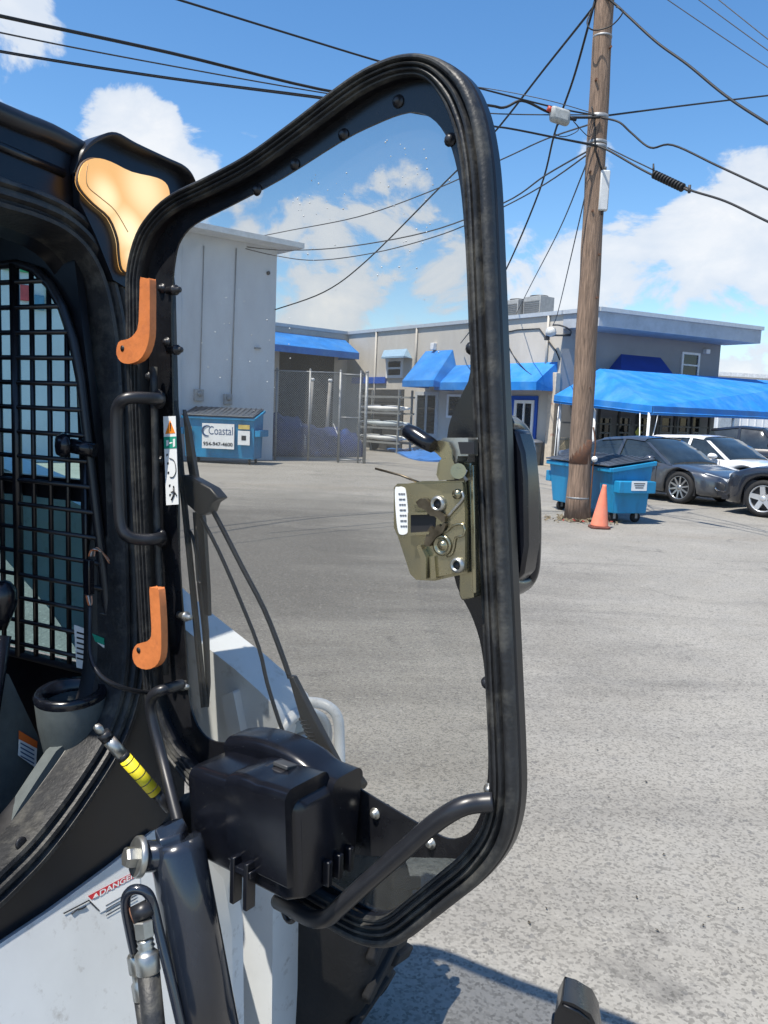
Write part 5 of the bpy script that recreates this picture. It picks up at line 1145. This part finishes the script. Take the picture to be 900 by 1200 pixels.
# cup shaped side pocket
cc0 = cpx(82, 802, -.085); ax_ = (UP*1+CCv*.08).normalized()
q = MB(); q.lathe(cc0-ax_*.02, -ax_, [(.060, -.0), (.072, .0), (.074, .01), (.072, .06), (.064, .12), (.05, .17), (.03, .2), (0, .2)], 28, caps=False); q.lathe(cc0-ax_*.02, -ax_, [(.060, 0), (.056, .03), (.05, .12), (0, .13)], 28, caps=False); pk = q.build('cup_holder', M_grey, ld)
q = MB(); q.lathe(cc0-ax_*.018, ax_, [(.074, -.012), (.076, 0), (.07, .008), (.058, .006), (.055, -.02)], 28, caps=False); q.build('rim', M_plastic, pk)
q = MB(); q.lathe(cc0-ax_*.06, ax_, [(.05, 0), (0, .001)], 20); q.build('cup_liner', M_printk, pk)
# console with its small notice
q = MB(); slab(q, [cpx(x, y, -.22) for (x, y) in ((-60, 770), (10, 790), (62, 900), (40, 950), (0, 990), (-60, 1010))], -CNn*.06); cons = q.build('side_console', M_grey, ld, bevel=.01)
q = MB(); q.prism([cpx(x, y, -.215) for (x, y) in ((22, 866), (43, 877), (42, 900), (21, 885))], CNn*.001); nt_ = q.build('notice_label', M_sticker, cons)
q = MB(); q.prism([cpx(x, y, -.2135) for (x, y) in ((22, 856), (43.5, 869), (43, 877), (22, 866))], CNn*.001); q.build('orange_header', mat('orange_header', (.75, .16, .03), .5), cons)
for k in range(4): q = MB(); q.prism([cpx(x, y, -.2125) for (x, y) in ((24, 870+5*k), (40, 879+5*k), (40, 880.5+5*k), (24, 871.5+5*k))], CNn*.0005); q.build('text_line', M_print, cons)
q = MB(); q.tube([cpx(-30, 930, -.2), cpx(-10, 830, -.2), cpx(2, 745, -.2)], [.02, .018, .02], 10); q.lathe(cpx(3, 705, -.2), (UP+AA_*.2).normalized(), [(.016, -.06), (.024, -.03), (.03, .0), (.026, .03), (.012, .045), (0, .048)], 18); q.build('joystick', M_plastic, ld)
q = MB(); q.lathe(cpx(24, 988, .001), CNn, [(.012, 0), (.012, .003), (.008, .004), (0, .004)], 14); q.build('sill_plug', M_printk, ld)
# white label sheet inside the window
q = MB(); q.prism([spx(x, y, .03) for (x, y) in ((87, 732), (104, 738), (106, 786), (90, 782))], CCv*.001); wl = q.build('window_label', M_sticker, ld)
q = MB(); q.prism([spx(x, y, .0315) for (x, y) in ((107, 742), (122, 748), (124, 795), (109, 790))], CCv*.001); q.build('window_label', M_sticker, ld)
q = MB(); q.prism([spx(x, y, .033) for (x, y) in ((107, 742), (122, 748), (122.3, 756), (107.3, 750))], CCv*.0005); q.build('green_header', M_green, wl)
for k in range(7): q = MB(); q.prism([spx(x, y, .033) for (x, y) in ((109, 755+5*k), (121, 759+5*k), (121, 760.6+5*k), (109, 756.6+5*k))], CCv*.0004); q.build('text_line', M_printk, wl)
for k in range(6): q = MB(); q.prism([spx(x, y, .0313) for (x, y) in ((90, 740+6*k), (101, 743+6*k), (101, 745+6*k), (90, 742+6*k))], CCv*.0004); q.build('text_line', M_printk, wl)

# work light in the cab corner
LN = [(88, 208), (94, 193), (107, 187), (125, 191), (150, 203), (180, 210), (192, 219), (195, 236), (194, 250), (183, 267), (168, 287), (160, 305), (155, 319), (148, 321), (140, 316), (137, 300), (135, 280), (125, 256), (106, 239), (91, 222)]
lens = crom([cpx(x, y, .03) for (x, y) in LN], 3, True)
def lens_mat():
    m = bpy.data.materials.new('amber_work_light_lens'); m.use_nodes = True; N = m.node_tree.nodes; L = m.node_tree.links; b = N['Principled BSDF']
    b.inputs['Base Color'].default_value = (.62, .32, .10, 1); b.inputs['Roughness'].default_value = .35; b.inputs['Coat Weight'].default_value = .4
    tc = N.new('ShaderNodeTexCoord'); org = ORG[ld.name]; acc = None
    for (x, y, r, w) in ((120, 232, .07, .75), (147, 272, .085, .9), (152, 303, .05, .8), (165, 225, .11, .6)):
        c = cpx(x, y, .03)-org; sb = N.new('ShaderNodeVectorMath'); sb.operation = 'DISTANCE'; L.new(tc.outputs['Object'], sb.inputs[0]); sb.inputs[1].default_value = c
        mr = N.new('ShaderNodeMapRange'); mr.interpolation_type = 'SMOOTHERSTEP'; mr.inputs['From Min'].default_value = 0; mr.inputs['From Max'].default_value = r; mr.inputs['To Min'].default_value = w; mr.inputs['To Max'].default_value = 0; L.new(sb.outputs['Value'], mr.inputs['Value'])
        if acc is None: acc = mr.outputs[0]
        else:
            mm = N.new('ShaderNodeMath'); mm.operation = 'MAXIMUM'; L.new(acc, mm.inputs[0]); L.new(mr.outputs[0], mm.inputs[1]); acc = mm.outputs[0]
    mx = N.new('ShaderNodeMix'); mx.data_type = 'RGBA'; mx.inputs['A'].default_value = (.66, .35, .11, 1); mx.inputs['B'].default_value = (1.0, .88, .56, 1); L.new(acc, mx.inputs['Factor'])  # emission tint turns paler round set points on the lens
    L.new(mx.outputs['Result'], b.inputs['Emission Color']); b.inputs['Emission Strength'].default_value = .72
    return m
q = MB(); slab(q, lens, CNn*.012); wl_ = q.build('work_light', lens_mat(), ld, bevel=.004, label='amber work light lens in the cab corner')
q = MB(); q.tube([cpx(x, y, .0425) for (x, y) in ((103, 192), (101, 208), (104, 220), (118, 232), (135, 247), (150, 272))], .0012, 6, sub=4); q.build('lens_seam', mat('lens_seam', (.45, .27, .12), .5), wl_)
q = MB(); q.tube([p+CNn*.006 for p in lens], .0035, 6, closed=True); q.build('lens_edge_ring', mat('lens_edge_ring', (.10, .06, .035), .6), wl_)  # dark brown ring along the lens outline
hp = crom([cpx(x, y, .0) for (x, y) in ((82, 205), (86, 186), (98, 172), (116, 168), (140, 180), (176, 196), (198, 206), (209, 220), (213, 242), (205, 268), (190, 290))], 4)
q = MB(); rings = [[p, p+CNn*.052*k_, p+CNn*.055*k_+UP*.004, p+CNn*.052*k_+UP*.010, p+UP*.012] for p, k_ in zip(hp, [min(1, .25+i*.075) for i in range(len(hp))])]; q.loft(rings, smooth=True); q.build('light_hood', M_black, ld, autosm=50)
bz = [p+CNn*.006 for p in hp]+[cpx(x, y, .006) for (x, y) in ((175, 330), (150, 345), (125, 330), (105, 280), (86, 240))]
q = MB(); slab(q, bz, CNn*.020); q.build('light_bezel', M_black, wl_, bevel=.003)
for (x, y) in ((105, 274), (146, 344)): q = MB(); q.lathe(cpx(x, y, .001), CNn, [(.012, 0), (.011, .006), (.006, .009), (0, .009)], 10); q.build('frame_bolt', M_tube, ld)

# hinge post details: vertical ribs, harness, rod
q = MB(); q.box(cpx(112, 520, -.12), (.035, .02, .55), (AA_, BBv, UP)); q.build('pillar_cover', M_black, ld, bevel=.004)
q = MB(); q.box(cpx(104, 676, -.02), (.016, .018, .075), (CCv, AA_, UP)); cnn = q.build('harness_plug', M_plastic, ld, bevel=.002)
for k in range(4):
    q = MB(); q.tube([cpx(104+k*2, 652, -.02), cpx(107+k*2, 645-k, -.015), cpx(118+k, 646+k, -.015), cpx(128, 656+k*1.3, -.02)], .0018, 5, sub=4); q.build('harness_wire', mat('wire_%d' % k, [(.5, .15, .05), (.6, .6, .58), (.1, .1, .1), (.55, .3, .2)][k], .5), cnn)
    q = MB(); q.tube([cpx(101+k*2, 698, -.02), cpx(103+k*1.5, 706, -.02), cpx(105.5, 712, -.02)], .0018, 5, sub=3); q.build('harness_wire', MATS['wire_%d' % k], cnn)
q = MB(); q.tube([cpx(x, y, w) for (x, y, w) in ((105.5, 710, -.02), (105, 740, -.015), (106, 768, 0), (116, 790, .03), (135, 803, .05), (160, 810, .05), (185, 812, .05), (200, 810, .05))], .0052, 8, sub=4); q.build('harness_sleeve', M_tube, ld)
q = MB(); q.tube([dpx(x, y, w) for (x, y, w) in ((212, 802, .03), (203, 805, .06), (192, 808, .09), (181, 813, .10), (176.5, 824, .10), (179, 845, .10), (189, 885, .11), (199, 925, .13), (210, 968, .15))], .0115, 12, sub=4); q.build('door_stop_rod', M_tube, ld)
# gas strut with its yellow sleeve
S0, S1 = cpx(113, 851, .10), dpx(208, 958, .10)
def sp_(t): return S0.lerp(S1, t)
q = MB(); q.cyl(sp_(.13), sp_(.33), .0125, n=16); stt = q.build('gas_strut', M_steel, ld)
q = MB(); q.cyl(sp_(.07), sp_(.14), .013, n=14); q.build('strut_collar', M_tube, stt); q = MB(); q.cyl(sp_(.30), sp_(.345), .0128, n=14); q.build('strut_collar', M_tube, stt)
q = MB(); q.lathe(sp_(.03), (S1-S0).normalized(), [(.0, -.012), (.007, -.009), (.009, 0), (.006, .01), (.005, .022)], 14); q.build('ball_end', M_steel, stt)
q = MB(); q.cyl(sp_(.34), sp_(.72), .0131, n=16); q.build('yellow_sleeve', M_yel, stt)
for k in range(5): q = MB(); q.cyl(sp_(.37+.075*k), sp_(.378+.075*k), .01325, n=16); q.build('print_band', M_printk, stt)
q = MB(); q.cyl(sp_(.72), sp_(.90), .0105, n=14); q.build('strut_body_end', M_tube, stt); q = MB(); q.cyl(sp_(.9), sp_(1.05), .0045, n=10); q.build('strut_rod', M_steel, stt)

# ------------------------------------------------------------------ front white apron with the danger decal
fa0 = cpx(100, 1060, .0); FNn = (AA_*.90+UP*.43).normalized()
def fpx(x, y, w=0.): return onp(x, y, fa0+AA_*.035+FNn*w, FNn)
q = MB(); slab(q, [fpx(-200, 1240), fpx(-60, 1145), fpx(0, 1106), fpx(60, 1066), (fpx(130, 1014)), fpx(182, 972), fpx(222, 1000), fpx(235, 1080), fpx(262, 1260), fpx(-200, 1500)], -FNn*.03); ap = q.build('front_apron', M_cabwhite, ld, bevel=.004)
def dec(pts, w, nm, m, par=None): q = MB(); q.prism([fpx(x, y, w) for (x, y) in pts], FNn*.0005); return q.build(nm, m, par or ap)
dec(((102, 1051), (163, 1018.5), (165, 1045), (117, 1070)), .0008, 'danger_decal', M_sticker)
dec(((103, 1050), (162, 1019), (163, 1026), (107, 1054.5)), .0016, 'red_banner', M_red)
x0_ = fpx(117, 1050.5, .0024); x1_ = fpx(160, 1027, .0024); text_mesh('DANGER', .0105, x0_, (x1_-x0_), (fpx(117, 1044)-fpx(117, 1051)), M_sticker, ap, width=(x1_-x0_).length*.98, bold=True)
dec(((109, 1053), (112.6, 1046.5), (115.3, 1050)), .0024, 'alert_triangle', M_sticker)
for k in range(4):
    dec(((124, 1062.5+4*k-1.5), (160, 1042+4*k-1.5), (160, 1042.8+4*k-1.5), (124, 1063.3+4*k-1.5)), .0016, 'text_line', M_printk)
dec(((74, 1070), (103, 1055), (104, 1056), (75, 1071.2)), .0016, 'decal_border', M_printk); dec(((103, 1055), (104.3, 1054.4), (117, 1067), (116, 1068)), .0016, 'decal_border', M_printk)
q = MB(); q.tube([fpx(84, 1071, .002), fpx(90, 1066, .002), fpx(96, 1065, .002), fpx(101, 1062, .002)], .0015, 5); q.build('pictogram', M_printk, ap)

# ------------------------------------------------------------------ tilt cylinder
YC = 1.34
def ypx(x, y, Y=YC): return at(x, y, Y)
c0, c1 = ypx(206, 985), ypx(262, 1290, 1.22)
cu = (c1-c0).normalized()
q = MB(); q.tube([c0-cu*.0, c0+cu*.02, c1], [.044, .0475, .0475], 28); tc_ = q.build('tilt_cylinder', M_cyl, ld)
q = MB(); ca = c0-cu*.014; q.prism([ypx(180, 972, 1.33), ypx(196, 960, 1.36), ypx(214, 957, 1.40), ypx(219, 966, 1.38), ypx(212, 976, 1.33), ypx(186, 986, 1.31)], cu*.02); q.build('clevis_plate', M_cyl, tc_, bevel=.004)
pn = ypx(164, 1004, 1.30); pd = V(-.80, -.55, .22).normalized()
q = MB(); q.lathe(pn, pd, [(.034, -.002), (.0345, 0), (.034, .006), (.031, .009)], 28); pw = q.build('pin_washer', M_steel, tc_); q = MB(); q.cyl(pn-pd*.09, pn-pd*.002, .026, n=18); q.build('pivot_pin', M_cyl, tc_)
q = MB(); q.lathe(pn+pd*.009, pd, [(.0175, 0), (.0175, .014), (.015, .018), (0, .018)], 6, smooth=False); q.build('hex_bolt', M_steel, pw)
q = MB(); q.tube([ypx(x, y, Y) for (x, y, Y) in ((158, 1118, 1.27), (152, 1090, 1.27), (147, 1062, 1.27), (150, 1047, 1.27), (160, 1042, 1.27), (172, 1046, 1.27), (179, 1060, 1.27), (186, 1090, 1.26), (198, 1140, 1.24), (212, 1200, 1.22), (225, 1260, 1.2))], .0085, 10, sub=4); q.build('oil_tube', M_cyl, tc_)
q = MB(); q.cyl(ypx(156, 1073, 1.26), ypx(178, 1062, 1.27), .0145, n=16); fit = q.build('elbow_fitting', M_tube, tc_)
q = MB(); q.lathe(ypx(156, 1073, 1.26), (ypx(156, 1073, 1.26)-ypx(178, 1062, 1.27)), [(.0145, 0), (.0135, .002), (0, .003)], 16); q.build('rust_face', M_rust, fit)
ha, hb = ypx(168, 1078, 1.26), ypx(180, 1200, 1.22); hu = (hb-ha).normalized()
hl = (hb-ha).length
q = MB(); q.lathe(ha, hu, [(.014, 0), (.0165, .002), (.0165, .026), (.014, .028)], 6, smooth=False); q.build('hex_nut', M_steel, tc_)
q = MB(); q.lathe(ha+hu*.03, hu, [(.012, 0), (.014, .004), (.012, .008), (.015, .012), (.012, .016), (.018, .022), (.020, .024), (.020, .052), (.018, .055)], 22); q.build('hose_ferrule', M_steel, tc_)
q = MB(); q.tube([ha+hu*.083, ha+hu*.2, ha+hu*.42], .0185, 18); q.build('hydraulic_hose', M_rubber, tc_)
ha, hb = ypx(158, 1118, 1.28), ypx(170, 1200, 1.26); hu = (hb-ha).normalized()
q = MB(); q.lathe(ha, hu, [(.012, 0), (.014, .003), (.014, .03), (.010, .033), (.010, .045), (.0135, .05), (.0135, .075), (.01, .078)], 14); q.build('hose_ferrule', M_steel, tc_)
q = MB(); q.tube([ha+hu*.078, ha+hu*.3], .0125, 14); q.build('hydraulic_hose', M_rubber, tc_)

# ------------------------------------------------------------------ lift arm on the far side and its front end
up_e = [(-160, 470), (-40, 530), (35, 562), (105, 598), (160, 688), (210, 732), (247, 762), (275, 784), (303, 809), (326, 832), (334, 858), (332, 890), (326, 960), (320, 1040), (318, 1260)]
lo_e = [(262, 1260), (262, 1080), (250, 960), (200, 860), (120, 790), (92, 765), (60, 716), (0, 648), (-160, 560)]
q = MB(); slab(q, [lpx(*p) for p in up_e]+[lpx(*p) for p in lo_e], BBv*.13); la = q.build('lift_arm', M_cabwhite, ld, bevel=.012, seg=3)
# raised rib on the arm and edge strip
q = MB(); slab(q, [lpx(x, y, -.004) for (x, y) in ((268, 812), (282, 806), (300, 900), (286, 906))], CCv*.03); q.build('arm_rib', M_cabwhite, la, bevel=.006)
q = MB(); slab(q, [ypx(x, y, Y) for (x, y, Y) in ((224, 985, 1.5), (262, 1030, 1.52), (272, 1090, 1.53), (274, 1260, 1.5), (248, 1260, 1.46), (236, 1060, 1.48))], -BBv*.012+V(.02, .05, 0)); q.build('front_strut', M_cabwhite, ld, bevel=.004)
# work light with ring and tubular guard
lc = lpx(352, 868, -.06); ln_ = (AA_*.9+CCv*.35).normalized()
q = MB(); q.lathe(lc-ln_*.05, ln_, [(.05, 0), (.075, .02), (.082, .05), (.082, .07), (.068, .072), (.062, .05)], 32, caps=False); hl_ = q.build('front_light', M_cabwhite, ld)
q = MB(); q.lathe(lc-ln_*.012, ln_, [(.062, 0), (.05, .010), (.0, .016)], 28); q.build('lens', mat('clear_lamp_lens', (.35, .38, .38), .1, spec=.8), hl_)
q = MB(); q.lathe(lc-ln_*.005, ln_, [(.022, 0), (.024, .02), (.012, .026), (0, .028)], 16); q.build('bulb_cap', M_steel, hl_)
q = MB(); q.tube([lpx(x, y, w) for (x, y, w) in ((318, 880, -.02), (322, 845, -.09), (340, 826, -.12), (365, 823, -.13), (385, 828, -.13), (396, 842, -.13), (398, 870, -.12), (399, 920, -.08))], .013, 12, sub=4); q.build('light_guard', M_cabwhite, ld)
# wheel and tyre
wc = V(-.53, 1.90, 0)+AA_*.15+BBv*.32+UP*.35
q = MB(); R_ = .41; wd = .15
q.lathe(wc, BBv, [(.2, -wd), (.28, -wd*1.05), (.335, -wd), (.362, -wd*.8), (.368, 0), (.362, wd*.8), (.335, wd), (.28, wd*1.05), (.2, wd)], 48); wt_ = q.build('wheel', M_tyre, ld)
for k in range(22):
    th = 2*pi*k/22
    for s_ in (1, -1):
        t2 = th+(0 if s_ > 0 else pi/22); d1 = AA_*cos(t2)+UP*sin(t2); d2 = BBv.cross(d1); d3 = (d2*.5+BBv*s_).normalized(); c = wc+d1*.366+BBv*(s_*wd*.5)
        q = MB(); q.box(c, (wd*1.05, .035, .024), (d3, d1.cross(d3), d1)); q.build('tread_lug', M_tyre, wt_, bevel=.006)
q = MB(); q.lathe(wc, BBv, [(.2, -wd*.7), (.18, -wd*.5), (.06, -wd*.4), (0, -wd*.4)], 24); q.lathe(wc, BBv, [(.2, wd*.7), (.18, wd*.5), (.06, wd*.4), (0, wd*.4)], 24); q.build('rim', M_cabwhite, wt_)
# chassis and rear wheel so the machine stands on something
q = MB(); ch = SW0-AA_*1.05+CCv*.5; q.box(ch+UP*.45, (1.9, .95, .5), (AA_, BBv, UP)); q.build('chassis', M_black, ld, bevel=.02)
for (f_, b_) in ((-.75, .12), (-.75, -1.15), (.25, -1.28)):
    q = MB(); w2 = SW0+AA_*f_+BBv*b_+UP*.40; q.lathe(w2, BBv, [(.2, -wd), (.365, -wd), (.405, -wd*.75), (.405, wd*.75), (.365, wd), (.2, wd)], 40); q.build('wheel', M_tyre, ld)
q = MB(); q.box(SW0-AA_*1.5+CCv*.5+UP*1.05, (.7, 1.1, 1.1), (AA_, BBv, UP)); q.build('engine_cover', M_cabwhite, ld, bevel=.03)
# black coupler corner at the bottom edge
bp_ = [at(x, y, 1.55) for (x, y) in ((650, 1188), (658, 1172), (672, 1176), (692, 1188), (700, 1204), (705, 1240), (645, 1240))]
cr_ = thing('steel_bracket', 'black angular steel bracket poking up at the bottom edge', 'bracket', (bp_[0].x+.05, bp_[0].y, 0))
q = MB(); slab(q, bp_, V(.03, .10, -.02)); q.build('housing', M_gloss, cr_, bevel=.006)
q = MB(); cb = bp_[0]+V(.04, .06, -.06); q.cyl(V(cb.x, cb.y, 0), cb, .03, n=14); q.build('stem', M_tube, cr_)
q = MB(); q.tube([at(x, y, 1.548) for (x, y) in ((660, 1178), (678, 1186), (690, 1196), (694, 1215))], .003, 6); q.build('edge_bead', M_tube, cr_)
q = MB(); q.lathe(V(cb.x, cb.y, 0), UP, [(.11, 0), (.11, .012), (.035, .02)], 20); q.build('foot', M_tube, cr_)

# a few dry leaves and dark bits strewn on the paving
q = MB(); rl2 = random.Random(8)
for (x, y) in ((870, 1066), (824, 1086), (746, 1053), (769, 965), (865, 1066), (778, 1003), (660, 823), (713, 935), (757, 917), (893, 816), (770, 1092), (830, 1075), (852, 1058), (620, 1083), (640, 1066), (795, 866), (690, 720), (560, 830), (470, 760), (380, 700), (520, 640), (820, 760), (700, 880)):
    c = gnd(x, y)+UP*.006; s_ = rl2.uniform(.006, .014); a = rl2.uniform(0, pi); d1 = V(cos(a), sin(a), rl2.uniform(-.1, .3)).normalized(); d2 = V(-sin(a), cos(a), rl2.uniform(-.2, .2)).normalized()
    q.add([c-d1*s_, c-d2*s_*.4+UP*.002, c+d1*s_, c+d2*s_*.45+UP*.004], [(0, 1, 2, 3)])
tag(q.build('scattered_leaves', mat('dry_leaf', (.06, .05, .035), .8, var=.3), fixn=False), 'few dry leaves scattered over the bare grey paving', 'leaves', kind='stuff')
